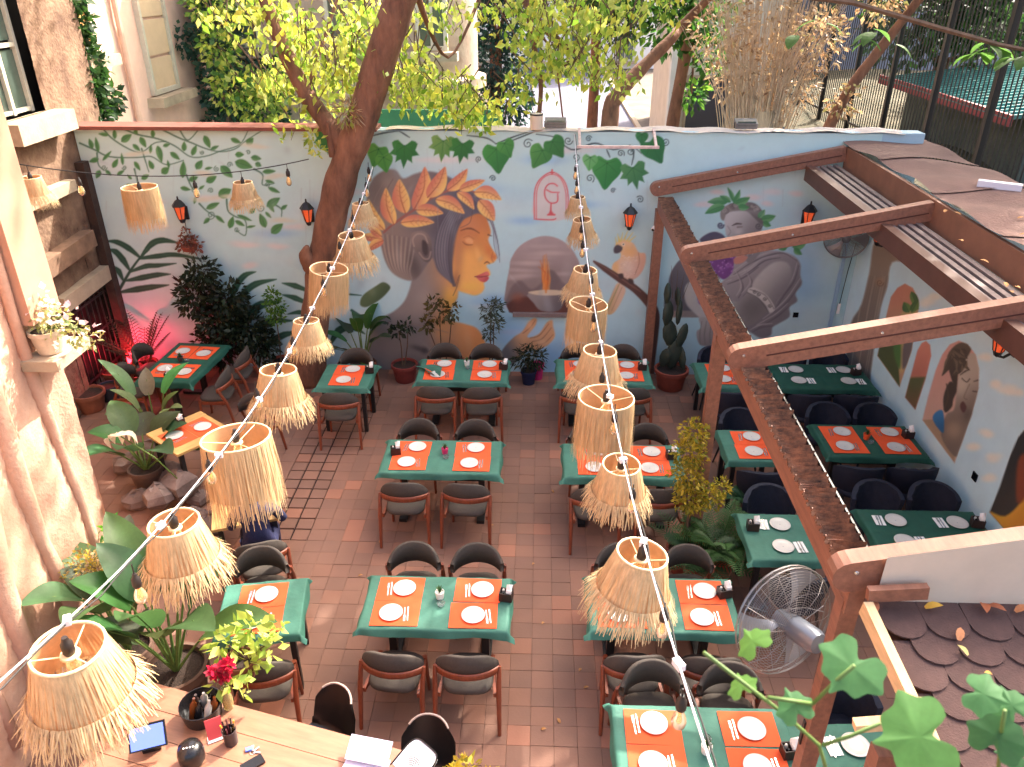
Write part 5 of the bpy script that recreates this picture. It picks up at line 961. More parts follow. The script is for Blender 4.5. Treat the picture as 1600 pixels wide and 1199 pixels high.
def fan(p, rot, r_, label, stand=None):
    t = thing('fan', label, 'fan', p, rot); c = MB()
    for k in range(24):
        q = r_*(k+1)/24; z_ = .09*max(0, 1-(q/r_)**2)**.5+.02
        for s_ in (1,-1): c.tube([(q*math.cos(2*math.pi*i/36), q*math.sin(2*math.pi*i/36), s_*z_) for i in range(37)], .0014 if k < 23 else .006, 4, cap=False)
    for k in range(16):
        a = 2*math.pi*k/16
        for s_ in (1,-1): c.tube([(.06*math.cos(a),.06*math.sin(a),s_*.11),(r_*.7*math.cos(a+.15),r_*.7*math.sin(a+.15),s_*.086),(r_*math.cos(a+.2),r_*math.sin(a+.2),s_*.02)], .0024, 4)
    c.build('cage', mat('steel_wire', (150,142,136), .3, metal=.7), t)
    for k in range(3):
        b_ = MB(); a0 = 2.094*k
        b_.grid(lambda u, v: ((.06+.82*r_*u)*math.cos(a0+.75*(v-.5)*(.5+.7*u)), (.06+.82*r_*u)*math.sin(a0+.75*(v-.5)*(.5+.7*u)), .05*(v-.5)), 8, 6); b_.build('fan_blade', mat('fan_grey', (150,150,156), .35, metal=.5), t, 'all')
    MB().lathe([(0,.06),(.06,.05),(.065,-.02),(.085,-.1),(.085,-.28),(.07,-.33),(0,-.34)], 20).build('motor', mat('motor_grey', (112,116,126), .3, metal=.4), t, True)
    return t
fp = Vector((1.76,4.12,1.78)); fan(fp, tuple(Vector((-.42,.86,-.22)).to_track_quat('Z','Y').to_euler()), .4, 'large steel wire fan in the foreground beside the pergola end post')
t = thing('fan_bracket', 'dark steel arm carrying the large fan from the pergola post', 'bracket', (1.75,3.34,1.6)); MB().tube([(0,0,0),(.1,.3,.1),(.26,.62,.14)], .02, 8).build('arm', M_metal, t); MB().box((0,.01,0), (.12,.03,.2)).build('plate', M_metal, t)
p = at(1322,372,Y=WY-.3); fan(p, (R(95),0,R(-15)), .3, 'wall fan with a thin wire cage in the pergola corner')
# things along the top of the wall
p = at(965,214,Y=WY-.2); t = thing('metal_bracket', 'white metal frame bracket jutting from the wall top', 'bracket', (p.x,WY,WH-.02)); m = MB(); m.bar((-.52,.05,.05), (-.52,-.35,-.12), .035, .035); m.bar((.52,.05,.05), (.52,-.35,-.12), .035, .035); m.bar((-.56,-.35,-.12), (.56,-.35,-.12), .04, .035); m.build('frame', mat('chipped_white', (216,186,176), .6, .2, 12), t)
def can(p, label, rx=0):
    t = thing('cylinder_light', label, 'light', p, (rx,0,0)); MB().lathe([(0,0),(.085,0),(.09,.02),(.09,.2),(.08,.21),(0,.2)], 18).build('body', mat('cream_metal', (226,208,186), .5), t, True); MB().lathe([(.091,.19),(.094,.2),(.088,.213)], 18, cap=False).build('rim', M_metal, t)
p = at(838,208,Y=WY+.1); can((p.x,WY+.05,WH+.02), 'cream cylinder light standing on the wall top above the emblem'); p = at(597,62,Y=10.75); can((p.x,p.y,p.z-.1), 'cream cylinder light strapped to the tree trunk')
for px_, lb in ((868,'grey floodlight lying on the wall top right of the cylinder light'),(1165,'grey floodlight on the wall top near the dry shrub')):
    p = at(px_, 200, Y=WY+.1); t = thing('floodlight', lb, 'light', (p.x,WY+.12,WH+.04)); MB().box((0,0,.06), (.3,.16,.08), rx=.3).build('housing', mat('grey_casting', (120,116,112), .5, .2, 10), t); MB().box((0,-.07,.07), (.25,.02,.06)).build('lens', M_glass, t); MB().tube([(-.15,0,0),(-.15,0,.08)], .012, 6).build('yoke', M_metal, t)
# ---------------------------------------------------------------- plants
def pot(parent, r_, h, col=(150,70,50), loc=(0,0,0)):
    m_ = mat('pot_%d_%d_%d' % col, col, .8, .2, 7, .2, 60)
    MB().lathe([(0,0),(r_*.72,0),(r_*.78,.02),(r_*.96,h*.82),(r_*1.06,h*.83),(r_*1.06,h),(r_*.94,h),(r_*.92,h*.88),(0,h*.88)], 24).build('pot', m_, parent, True, loc); MB().lathe([(0,h*.885),(r_*.91,h*.882)], 20).build('soil', M_soil, parent, loc=loc)
def stem_pts(h, lean, n=6, wob=.03): return [(lean[0]*k/n+wob*math.sin(k*1.9), lean[1]*k/n+wob*math.cos(k*2.3), h*k/n) for k in range(n+1)]
def frond(mb, base, d, L, droop, nl, lw, ll):
    """arching midrib with leaflets on both sides"""
    b = Vector(base); d = Vector(d).normalized(); sd = d.cross(Vector((0,0,1))).normalized(); P = [b+d*L*t+Vector((0,0,-droop*L*t*t)) for t in [k/8 for k in range(9)]]
    mb.tube(P, [.006*(1-.7*k/8) for k in range(9)], 4)
    for k in range(nl):
        t = .18+.8*k/nl; p = b+d*L*t+Vector((0,0,-droop*L*t*t)); s_ = ll*math.sin(math.pi*min(1,t*.8+.15))
        for q in (-1,1): blade(mb, p, p+sd*q*s_*.8+d*s_*.55+Vector((0,0,-.25*s_)), lw, .05, 3, cup=.1)
def plant(name, label, loc, kind, h, col, cols, potdim=None, **k):
    t = thing(name, label, 'plant', loc); z0 = 0
    if potdim: pot(t, potdim[0], potdim[1], potdim[2]); z0 = potdim[1]*.88
    rr = random.Random(int(abs(loc[0]*31+loc[1]*17)*10))
    if kind == 'bush':
        cs = k.get('clumps') or [(0,0,h*.7,.3)]
        for q in range(k.get('stems',3)):
            c = cs[q % len(cs)]; MB().tube([(.03*q-.03,.02*q,z0-.02),(c[0]*.5+.02*q,c[1]*.5,z0+(c[2]-z0)*.5),(c[0],c[1],c[2])], [.014,.01,.006], 6).build('stem', M_twig, t)
        foliage('leaves', t, [c[:3] for c in cs], [c[3] for c in cs], k.get('n',900), k.get('size',.08), cols, width=k.get('width',.5), shell=.2)
    elif kind == 'palm':
        for q in range(k.get('n',12)):
            m_ = MB(); a = q*2.4; e = rr.uniform(.5,1.5)*k.get('up',1); frond(m_, (0,0,z0), (math.cos(a),math.sin(a),e), h*rr.uniform(.7,1), k.get('droop',.35), k.get('nl',14), k.get('lw',.02), k.get('ll',.16)); tint_all(m_.build('frond', M_leaf, t), col, .3)
    elif kind == 'paddle':
        for q in range(k.get('n',8)):
            a = q*2.4+k.get('a0',0); out = k.get('out',.35)*rr.uniform(.5,1.2); hh = h*rr.uniform(.6,1); bx = Vector((out*math.cos(a)*.5, out*math.sin(a)*.5, z0+(hh-z0)*.62)); tp = Vector((out*math.cos(a)*1.5, out*math.sin(a)*1.5, hh*rr.uniform(.85,1.05)))
            st = MB().tube([(0,0,z0-.02),bx*.5+Vector((0,0,z0*.5)),bx], [.016,.012,.008], 6).build('stalk', M_stem, t)
            m_ = MB(); blade(m_, bx, tp, k.get('w',.2), .12, 12, cup=.28); o_ = m_.build('leaf', M_leaf, st, 'all'); tint_all(o_, tuple(c*rr.uniform(.8,1.2) for c in col), .1)
            rb = MB(); rb.tube([bx, bx.lerp(tp,.5)+(tp-bx).length*.12*((tp-bx).normalized().cross(Vector((0,0,1))).normalized().cross((tp-bx).normalized()))*1.0, bx.lerp(tp,.96)], [.006,.005,.002], 5); rb.build('midrib', M_stem, st)
    return t
p = at(222,590,Z=0)
plant('palm_plant','feathery palm in a pot by the red light',(-6.2,10.85,0),'palm',1.15,(74,70,52),DARK,(.2,.32,(110,70,56)),n=18,droop=.15,up=1.8)
plant('ficus_tree','large dark bushy plant against the mural left of the table corner',(-4.9,11.02,0),'bush',1.5,(40,56,34),DARK,None,clumps=[(0,0,1.0,.38),(.35,0,.85,.36),(-.3,0,1.4,.34),(-.15,.0,1.75,.25),(.55,-.05,.6,.3),(.2,0,1.35,.28),(-.1,0,.6,.4)],n=3200,size=.1,stems=5)
plant('young_tree','slim bright topped plant in a terracotta pot left of the trunk',(-4.05,11.05,0),'bush',1.2,(70,110,50),MIDG,(.2,.3,(150,70,50)),clumps=[(.0,0,1.05,.14),(.02,0,1.22,.16),(0,0,1.4,.13)],n=420,size=.06,stems=1)
plant('strelitzia','broad leaved plant right of the trunk base',(-2.75,11.05,0),'paddle',1.35,(62,92,54),GREEN,(.2,.28,(90,60,48)),n=9,out=.55,w=.2)
plant('thin_plant','bare stemmed plant in a dark red pot below the woman\'s shoulder',(-2.09,11.0,0),'bush',.95,(50,64,40),DARK,(.2,.3,(126,52,44)),clumps=[(-.05,0,.85,.1),(.1,0,.95,.1),(-.15,0,.98,.08)],n=90,size=.09,stems=2)
plant('sparse_shrub','sparse olive shrub before the painted neck',(-1.5,11.05,0),'bush',1.1,(90,84,40),[(92,84,44),(120,100,54),(70,70,38)],(.13,.2,(120,60,48)),clumps=[(0,0,1.15,.18),(-.2,0,.95,.12),(.2,0,1.2,.14),(.05,0,1.4,.1),(-.1,0,1.3,.12)],n=170,size=.1,stems=3)
plant('grey_shrub','grey green shrub right of the painted shoulder',(-.72,11.08,0),'bush',1.2,(80,92,74),[(70,84,66),(100,110,88),(54,66,52)],(.13,.2,(120,60,48)),clumps=[(0,0,1.2,.17),(.05,0,1.0,.15),(-.02,0,.8,.1),(.1,0,1.3,.1)],n=420,size=.075,width=.3,stems=2)
plant('low_shrub','low dark shrub in a navy pot below the painted hands',(-.12,10.95,0),'bush',.5,(66,78,46),DARK+[(96,92,56)],(.12,.24,(30,32,66)),clumps=[(0,0,.5,.2),(-.1,0,.42,.16),(.12,0,.45,.16)],n=420,size=.09,width=.25)
t = thing('pink_pot', 'small bright pink pot beside the navy pot', 'pot', (.02,11.12,0)); pot(t, .1, .28, (206,44,112))
t = thing('cactus', 'tall dark segmented cactus in a terracotta tub by the pergola post', 'plant', (2.1,10.9,0)); pot(t, .25, .34)
rr = random.Random(4); M_cac = mat('cactus_skin', (48,58,46), .7, .25, 9, .4, 40)
for k, (x, y, z_, sx_, sz_, a) in enumerate(((0,0,.55,.12,.28,.1),(-.08,0,.9,.12,.26,-.2),(.1,.02,.85,.1,.24,.3),(-.14,0,1.22,.13,.26,-.15),(.02,0,1.25,.1,.22,.2),(-.18,0,1.55,.12,.2,-.1),(-.02,.02,1.5,.08,.16,.3),(.14,0,.5,.09,.22,.3),(-.13,0,.5,.09,.2,-.3))):
    m_ = MB(); m_.lathe([(0,-sz_*.8),(sx_*.6,-sz_*.6),(sx_,0),(sx_*.9,sz_*.5),(sx_*.5,sz_*.85),(0,sz_)], 14, sy=.45); m_.build('pad', M_cac, t, 'all', (x,y,z_), (0,a,.3*k))
for k in range(4): MB().tube([(-.1+.05*k,0,1.5),(-.16+.1*k,.02,2.0-.06*k)], [.005,.002], 5).build('spike', M_twig, t)
plant('gold_shrub','tall yellow leaved shrub beside the pergola post',(1.64,6.66,0),'bush',1.3,(190,160,40),GOLD+[(120,130,44)],(.2,.3,(130,62,46)),clumps=[(-.02,0,.95,.17),(-.08,.05,1.2,.18),(-.06,.1,1.45,.18),(-.05,.1,1.7,.15),(.16,-.08,1.05,.14),(.28,0,1.1,.1)],n=2000,size=.05,stems=3)
plant('fern','feathery fern in a terracotta pot at the foot of the pergola post',(1.98,6.6,.0),'palm',1.0,(70,110,54),GREEN,(.19,.34,(164,66,44)),n=26,droop=.45,nl=18,lw=.016,ll=.14,up=1.3)
plant('fern','dark fern in a small pot left of the feathery one',(1.74,6.46,.0),'palm',1.0,(52,84,46),GREEN,(.14,.26,(140,62,46)),n=22,droop=.45,nl=16,lw=.016,ll=.14,up=1.4)
plant('arum','small arrow leaved plant by the near fern pot',(1.95,6.72,0),'paddle',.42,(44,66,40),DARK,None,n=6,out=.2,w=.1)
plant('hanging_fern','trailing fern under the small pergola table',(2.4,7.35,.3),'palm',.42,(60,100,62),GREEN,(.1,.16,(70,60,54)),n=12,droop=.5,nl=12,lw=.014,ll=.1)
p = at(297,382,Y=WY-.1); t = thing('hanging_basket', 'withered reddish plant in a basket hung on the mural below the lantern', 'plant', (p.x,WY-.14,p.z)); MB().lathe([(.0,-.1),(.1,-.08),(.13,.0),(.12,.0)], 14).build('basket', mat('rust_basket', (132,74,58), .9, .2, 20), t); foliage('leaves', t, [(0,0,.06),(-.08,0,0),(.08,0,.0),(0,0,.2)], [.12,.1,.12,.08], 320, .06, [(146,92,70),(166,84,66),(120,84,62)]); MB().tube([(0,0,.0),(-.03,.1,.55)], .005, 5).build('chain', M_metal, t)
for k, (px_, py_, r_, h, c_, lb) in enumerate(((145,640,.22,.3,(130,82,62),'wide clay tub at the left wall below the red light'),(175,625,.15,.26,(40,50,66),'small dark blue bucket beside the clay tub'),(185,600,.2,.26,(124,76,60),'clay pot in the corner behind the blue bucket'))):
    p = at(px_, py_, Z=0); t = thing('empty_pot', lb, 'pot', p); pot(t, r_, h, c_)
# left bed: rocks, monstera, broad leaves
rr = random.Random(12)
M_rock = mat('rock', (132,112,104), .95, 0, 4, .8, 16, col2=(92,76,72))
RL = ['left end','right end','top','bottom','shaded back','front']
for k in range(11):
    px_, py_ = ((215,640),(240,700),(255,735),(285,775),(250,790),(215,775),(300,800),(330,835),(270,830),(195,720),(310,770))[k]
    p = at(px_, py_, Z=.15); s_ = (.2,.22,.2,.24,.2,.18,.16,.18,.2,.2,.14)[k]; m_ = MB()
    f_ = [rr.uniform(.75,1.2) for _ in range(9)]
    m_.lathe([(0,-.6),(.7,-.55),(1.0,-.1),(.9,.35),(.5,.62),(0,.7)], 9); m_.v = [(x*s_*f_[i % 9]*rr.uniform(.9,1.1), y*s_*f_[(i*2) % 9], z_*s_*f_[(i*5) % 9]) for i, (x, y, z_) in enumerate(m_.v)]
    tag(m_.build('rock', M_rock, None, False, (p.x,p.y,s_*.5+(.2 if k in (3,4,7) else 0)), rr.uniform(0,6)), ['rock at the far end of the left bed','rock under the split leaves of the left bed','rock behind the monstera stalks','pinkish boulder on top of the rock heap','rock left of the pinkish boulder','rock at the foot of the stucco wall','layered rock right of the boulder','rock nearest the yellow table leg','rock at the near end of the heap','rock beside the pale withered leaf','small rock against the yellow table'][k], 'rock', 'rocks of the left bed')
plant('monstera','split leaved monstera before the small yellow table',tuple(at(235,760,Z=0)),'paddle',1.0,(72,98,62),GREEN,(.2,.3,(92,70,60)),n=9,out=.5,w=.34)
plant('monstera','pale green leaved plant by the left rocks',tuple(at(250,700,Z=0)),'paddle',1.25,(120,146,100),GREEN,None,n=7,out=.45,w=.2,a0=1)
p = at(182,682,Z=1.2); t = thing('withered_leaf', 'pale curled withered leaf hanging over the left bed', 'leaf', p); m_ = MB()
for k in range(6): a = .5+.5*k; blade(m_, (0,0,0), (.16*math.cos(a)+.05,.1*math.sin(a),-.14-.03*(k % 2)), .1, .35, 6, cup=.5)
m_.build('blade', mat('pale_leaf', (232,220,196), .7, .15, 20, trans=.3), t, 'all'); MB().tube([(.05,0,0),(.3,.12,-.35),(.5,.3,-.9)], .008, 6).build('stalk', M_stem, t)
plant('banana_plant','large glossy paddle leaved plant behind the counter',(-3.1,4.75,0),'paddle',1.75,(66,94,52),GREEN,(.26,.45,(100,74,60)),n=13,out=.55,w=.34)
plant('banana_plant','second paddle leaved plant nearer the stucco wall',(-3.65,5.0,0),'paddle',1.7,(84,106,74),GREEN,(.2,.4,(100,74,60)),n=8,out=.5,w=.34,a0=.7)
plant('lime_shrub','bright lime shrub at the right of the paddle leaves',(-2.3,4.35,.8),'bush',.8,(150,196,40),YEL,(.12,.2,(120,70,50)),clumps=[(.1,.1,.42,.14),(.2,.05,.3,.12),(-.08,0,.36,.14),(.28,.12,.45,.08),(.1,-.05,.2,.12)],n=170,size=.1,width=.55,stems=3)
plant('wall_shrub','small bright green plant hugging the stucco wall',tuple(at(180,840,Z=1.1)),'bush',.5,(80,170,60),[(60,150,50),(120,190,60),(90,160,50)],None,clumps=[(0,0,.1,.12),(0,0,-.1,.12),(.1,0,-.25,.12)],n=240,size=.07)
plant('yellow_moss','yellowish clump of small leaves at the stucco wall foot',tuple(at(145,885,Z=1.25)),'bush',.4,(190,176,90),GOLD+TAN,None,clumps=[(0,0,0,.2),(.1,-.1,.03,.16),(-.08,0,-.1,.2)],n=900,size=.04)
lp = Vector((sx+.13,sy-.25,3.03)); t = thing('flower_pot', 'pot of pale pink and white flowers on the stucco wall ledge', 'plant', lp); pot(t, .13, .2, (206,186,160))
foliage('leaves', t, [(.02,0,.3),(.14,-.05,.28),(.3,-.1,.2),(.42,-.1,.16),(0,.05,.38)], [.12,.12,.1,.09,.08], 300, .05, [(170,168,96),(196,190,140),(140,150,80)]); tag(foliage('flowers', t, [(.02,0,.42),(.3,-.1,.3),(.1,0,.36),(.45,-.12,.22),(.2,-.1,.1)], [.12,.12,.12,.08,.1], 90, .05, [(246,226,222),(236,190,200),(255,246,236)], width=.9), kind='stuff')
for k in range(5): MB().tube([(0,0,.2),(.12+.06*k,-.03*k,.34-.02*k),(.22+.07*k,-.05*k,.2)], .004, 5).build('stem', M_stem, t)
# ---------------------------------------------------------------- counter with its things
cw = thing('counter', 'wooden service counter at the bottom left edge', 'counter', (-1.95,3.43,0), R(-14.5))
M_cwood = mat('counter_wood', (144,100,78), .4, .18, 3, .1, 40, stretch=(1,7,1))
for k in range(4): MB().box((0,.31-.205*k,.985), (2.15,.2,.035)).build('plank', M_cwood, cw)
MB().box((0,0,.48), (2.0,.7,.94)).build('front', mat('counter_front', (110,62,42), .5, .2, 4), cw)
CM = Matrix.Translation((-1.95,3.43,1.005)) @ Matrix.Rotation(R(-14.5), 4, 'Z')
ct = lambda px_, py_: (lambda q: (q.x, q.y, 1.006))(at(px_, py_, Z=1.006))
t = thing('tablet', 'blue screened tablet terminal on the counter under the big lampshade', 'tablet', ct(238,1175), R(20)); M_scr = mat('blue_screen', (90,104,190), .2, emit=((90,110,210),.5))
b_ = MB().box((0,0,.16), (.24,.02,.17), rx=-.6).build('casing', M_blk, t); MB().box((0,-.0105,.1665), (.215,.004,.145), rx=-.6).build('screen', M_scr, b_); MB().box((0,.07,.05), (.12,.14,.1)).build('stand', M_blk, t)
t = thing('speaker', 'round black speaker on the counter', 'speaker', ct(302,1190), .3); MB().lathe([(0,0),(.07,0),(.085,.03),(.088,.1),(.075,.15),(.04,.165),(0,.168)], 24).build('body', M_blk, t, 'all')
for k in range(4): MB().lathe([(.006,0),(0,.001)], 8).build('button', M_paper, t, loc=(-.03+.02*k,-.02,.169))
t = thing('bottle_basket', 'black basket full of small bottles on the counter', 'basket', ct(318,1118)); MB().lathe([(0,0),(.13,0),(.15,.13),(.145,.13),(.125,.008),(0,.008)], 24).build('basket', M_blk, t, True)
for k in range(7):
    a = .9*k; MB().lathe([(0,.01),(.026,.01),(.026,.14),(.01,.17),(.01,.2),(0,.2)], 12).build('bottle', [mat('amber_bottle', (130,66,30), .2), M_blk, mat('silver_bottle', (180,170,160), .3), M_box][k % 4], t, True, (.075*math.cos(a),.075*math.sin(a),.0), (.2*math.sin(a),.2,.0))
t = thing('pen_cup', 'black mesh cup of pens on the counter', 'cup', ct(362,1160)); MB().lathe([(0,0),(.045,0),(.05,.13),(.046,.13),(.042,.01),(0,.01)], 18).build('cup', mat('mesh_cup', (52,40,42), .4), t, True)
for k in range(9): a = .7*k; MB().tube([(.02*math.cos(a),.02*math.sin(a),.01),(.045*math.cos(a),.045*math.sin(a),.19)], .005, 6).build('pen', [M_blk, mat('yellow_pen', (226,170,50), .5), M_blk, mat('maroon_pen', (92,40,48), .5)][k % 4], t)
t = thing('menu_card', 'small red card leaning by the pen cup', 'card', ct(338,1150), .5); MB().box((0,0,.08), (.11,.006,.15), rx=-.35).build('card', mat('red_card', (206,72,76), .6), t); MB().box((0,-.02,.003), (.12,.06,.006)).build('foot', mat('clear_acrylic', (220,200,200), .1), t)
t = thing('flower_vase', 'red flowers in a slim glass vase on the counter', 'vase', ct(358,1105)); MB().lathe([(0,0),(.035,0),(.04,.1),(.022,.17),(.028,.2),(.024,.2),(.02,.17),(.035,.1),(.03,.01),(0,.01)], 16).build('glass', mat('vase_glass', (226,206,150), .08, glass=.7), t, True)
for k, (x, y, z_) in enumerate(((-.05,.02,.34),(.0,.04,.3),(.04,.05,.38))): MB().tube([(0,0,.08),(x*.5,y*.5,.22),(x,y,z_)], .004, 5).build('stem', M_stem, t); foliage('flower', t, [(x,y,z_)], [.035], 60, .045, [(190,24,60),(226,40,80),(150,16,50)], width=.9, shell=0)
foliage('leaves', t, [(.1,.0,.26),(.15,-.02,.2),(-.05,0,.25)], [.06,.05,.06], 26, .08, YEL, width=.6)
tag(MB().box((0,0,.008), (.15,.08,.014)).build('phone', M_blk, loc=ct(395,1195), rz=.7), 'black phone lying at the bottom of the counter', 'phone')
t = thing('keys', 'bunch of keys with a blue tag on the counter', 'keys', ct(395,1176)); MB().lathe([(.018,0),(.02,.004),(.016,.004)], 14, cap=False).build('ring', M_steel, t)
for k in range(3): MB().box((.03*math.cos(k*.9),.03*math.sin(k*.9),.004+.003*k), (.045,.012,.003), rz=k*.9).build('key', M_steel, t)
MB().box((-.03,.02,.008), (.05,.03,.012), rz=.4).build('tag', mat('blue_tag', (90,110,206), .5), t)
t = thing('bar_stool', 'round black stool at the bottom edge', 'stool', tuple(at(487,1198,Z=.8)[:2])+(0,)); t.location.y -= .1; MB().lathe([(0,.78),(.17,.78),(.185,.8),(.18,.83),(.12,.85),(0,.855)], 28).build('seat', M_blackpl, t, 'all'); MB().tube([(0,0,.02),(0,0,.78)], .025, 10).build('column', M_metal, t); MB().lathe([(0,0),(.2,0),(.19,.02),(0,.03)], 24).build('base', M_metal, t)
t = thing('laptop', 'pale laptop lying open at the right end of the counter', 'laptop', (-1.12,3.4,1.006), R(-10)); MB().box((0,0,.01), (.3,.22,.018)).build('base', mat('pale_lilac', (206,200,220), .35), t); MB().box((0,.11,.08), (.3,.012,.16), rx=-1.1).build('lid', MATS['pale_lilac'], t)
t = thing('menu_tray', 'white rounded tray with line drawings propped at the counter end', 'tray', (-.82,3.42,1.0), R(-40)); m_ = MB()
pr = [(.13*math.copysign(abs(math.cos(a))**.4, math.cos(a)), .2*math.copysign(abs(math.sin(a))**.4, math.sin(a))) for a in [2*math.pi*k/32 for k in range(32)]]
m_.add([(x, y, z_) for z_ in (0,.015) for x, y in pr], [tuple(range(32,64)), tuple(range(31,-1,-1))]+[(i,(i+1)%32,(i+1)%32+32,i+32) for i in range(32)]); o_ = m_.build('board', mat('white_enamel', (226,224,228), .25), t, rz=(.35,0,0)); MB().tube([(x*1.0,y*1.0,.017) for x, y in pr+pr[:1]], .006, 6, cap=False).build('rim', M_blk, o_)
for k in range(5): MB().tube([((.025+.014*k)*math.cos(a),.02+(.025+.014*k)*math.sin(a)*.9,.0165) for a in [2*math.pi*i/20 for i in range(21 if k % 2 else 14)]], .0022, 4).build('drawn_line', M_blk, o_)
plant('yellow_bush','bright yellow leafed bush at the bottom edge',(-.42,3.3,.35),'bush',.8,(210,180,50),GOLD+[(226,196,60)],(.14,.3,(120,70,50)),clumps=[(0,0,.75,.14),(.08,0,.62,.16),(-.08,0,.6,.16)],n=700,size=.06,stems=3)
# ---------------------------------------------------------------- the seated person, built from a posed skeleton
def skin_body(name, joints, edges, m, parent, root, sub=2):
    me = bpy.data.meshes.new(name); me.from_pydata([j[:3] for j in joints], edges, []); o_ = bpy.data.objects.new(name, me); COL.objects.link(o_)
    o_.modifiers.new('skin', 'SKIN'); s_ = o_.modifiers.new('sub', 'SUBSURF'); s_.levels = s_.render_levels = sub
    if not me.skin_vertices: me.attributes
    L_ = me.skin_vertices[0].data
    for i, j in enumerate(joints): L_[i].radius = (j[3], j[4] if len(j) > 4 else j[3]); L_[i].use_root = (i == root)
    dg = bpy.context.evaluated_depsgraph_get(); ev = o_.evaluated_get(dg); me2 = bpy.data.meshes.new_from_object(ev); bpy.data.objects.remove(o_)
    me2.materials.clear(); me2.materials.append(m); me2.polygons.foreach_set('use_smooth', [True]*len(me2.polygons)); me2.name = name
    return put(name, me2, parent)
try:
    M_skin = mat('skin', (206,150,118), .55, .06, 20); M_shirt = mat('navy_shirt', (28,30,66), .85, .15, 14, .4, 60)
    pe = thing('person', 'seated person in a navy top at the yellow table, seen from behind', 'person', (-2.79,6.17,.012), R(20))
    J = [(0,0,.55,.16,.13),(0,.0,.72,.15,.11),(0,.03,.9,.17,.11),(0,.05,1.0,.16,.09),(0,.07,1.09,.055),(0,.09,1.16,.05),
         (-.19,.06,.99,.06),(-.25,.14,.78,.05),(-.2,.36,.79,.038),(.19,.06,.99,.06),(.27,.14,.78,.05),(.2,.36,.79,.038),
         (-.1,.06,.54,.095),(-.13,.42,.53,.075),(-.14,.44,.1,.045),(-.14,.54,.045,.035),(.1,.06,.54,.095),(.14,.42,.53,.075),(.15,.44,.1,.045),(.15,.54,.045,.035)]
    E_ = [(0,1),(1,2),(2,3),(3,4),(4,5),(3,6),(6,7),(7,8),(3,9),(9,10),(10,11),(0,12),(12,13),(13,14),(14,15),(0,16),(16,17),(17,18),(18,19)]
    body = skin_body('body', J, E_, M_shirt, pe, 0)
    hd = MB(); hd.lathe([(0,-.11),(.05,-.1),(.07,-.05),(.08,.0),(.083,.05),(.07,.1),(.04,.125),(0,.13)], 18, sy=1.12); hd.lathe([(0,-.02),(.012,-.015),(.016,0),(0,.03)], 8, (0,.09,-.02)); hd.lathe([(0,-.03),(.01,0),(0,.03)], 8, (.083,0,0)); hd.lathe([(0,-.03),(.01,0),(0,.03)], 8, (-.083,0,0)); hd.build('head', M_skin, body, 'all', (0,.11,1.25), (-.35,0,.1))
    hr = MB(); hr.lathe([(.088,-.06),(.093,.0),(.092,.06),(.078,.112),(.045,.14),(0,.145)], 18, sy=1.1); hr.build('hair', mat('brown_hair', (70,46,36), .6, .3, 30), body, 'all', (0,.09,1.255), (-.2,0,.1))
    for s_ in (-1,1):
        HJ = [(s_*.2,.34,.79,.03,.02),(s_*.19,.42,.785,.036,.014)]; HE = [(0,1)]
        for q in range(4): b0 = len(HJ); HJ += [(s_*.19+(-.027+.018*q),.45,.786,.009),(s_*.19+(-.03+.02*q),.49,.785,.008),(s_*.19+(-.028+.019*q),.515-.008*abs(q-1.5),.775,.007)]; HE += [(1,b0),(b0,b0+1),(b0+1,b0+2)]
        b0 = len(HJ); HJ += [(s_*.19-s_*.04,.4,.785,.01),(s_*.19-s_*.055,.435,.782,.008)]; HE += [(0,b0),(b0,b0+1)]
        skin_body('hand', HJ, HE, M_skin, body, 1)
except Exception as e: print('person failed', e)
# ---------------------------------------------------------------- the tree in the courtyard and the trees beyond
def trunk(parent, name, pts, rs, m=None, seed=1):
    P = catmull([(*p, r_) for p, r_ in zip(pts, rs)], 6); rr = random.Random(seed)
    mb = MB(); mb.tube([p[:3] for p in P], [p[3]*rr.uniform(.94,1.06) for p in P], 14); return mb.build(name, m or M_bark, parent, 'all')
tb = Vector((-3.66,10.85,0))
ct_ = thing('courtyard_tree', 'big leaning tree growing before the mural, left of the painted woman', 'tree', tb)
pp = [at(482,597,Z=0), at(492,500,Y=10.85), at(505,400,Y=10.82), at(533,280,Y=10.8), at(565,190,Y=10.8), at(596,90,Y=10.8), at(632,-20,Y=10.8)]; pp += [Vector((-1.1,10.8,6.9)), Vector((-.6,11.1,8.6))]
trunk(ct_, 'trunk', [tuple(p-tb) for p in pp], [.27,.21,.21,.21,.21,.21,.2,.15,.08])
br = lambda pts, rs, Y=10.85: trunk(ct_, 'branch', [tuple(at(x, y, Y=Y+dy)-tb) for x, y, dy in pts], rs)
br([(545,245,0),(520,205,.0),(480,150,.1),(450,90,.15),(425,30,.2),(395,-50,.3)], [.15,.13,.11,.1,.09,.07]); br([(478,145,.1),(500,80,.4),(530,-10,.8)], [.03,.025,.02]); br([(640,-40,0),(700,90,1.0),(760,-30,1.8)], [.05,.02,.03]); br([(488,420,-.1),(478,400,-.2),(480,385,-.25)], [.12,.1,.03]); br([(520,245,-.1),(515,215,-.12),(512,190,-.14)], [.05,.04,.02])
br([(812,-40,1.5),(830,20,1.5),(880,70,1.5),(912,90,1.5),(885,100,1.5),(855,120,1.5)], [.07,.06,.05,.04,.03,.02]); br([(820,-20,1.3),(832,60,1.2),(845,130,1.1),(840,200,.8)], [.05,.04,.035,.03]); br([(840,50,1.2),(866,90,1.2),(880,190,.9)], [.02,.016,.012])
sp = []; SZ = []
def spray(cx, cy, rx, ry, n, Y=11.6, dy=.9):
    for _ in range(n):
        a, r_ = random.uniform(0,6.283), random.random()**.5; p = at(cx+rx*r_*math.cos(a), cy+ry*r_*math.sin(a), Y=Y+random.uniform(-dy,dy)); sp.append(p)
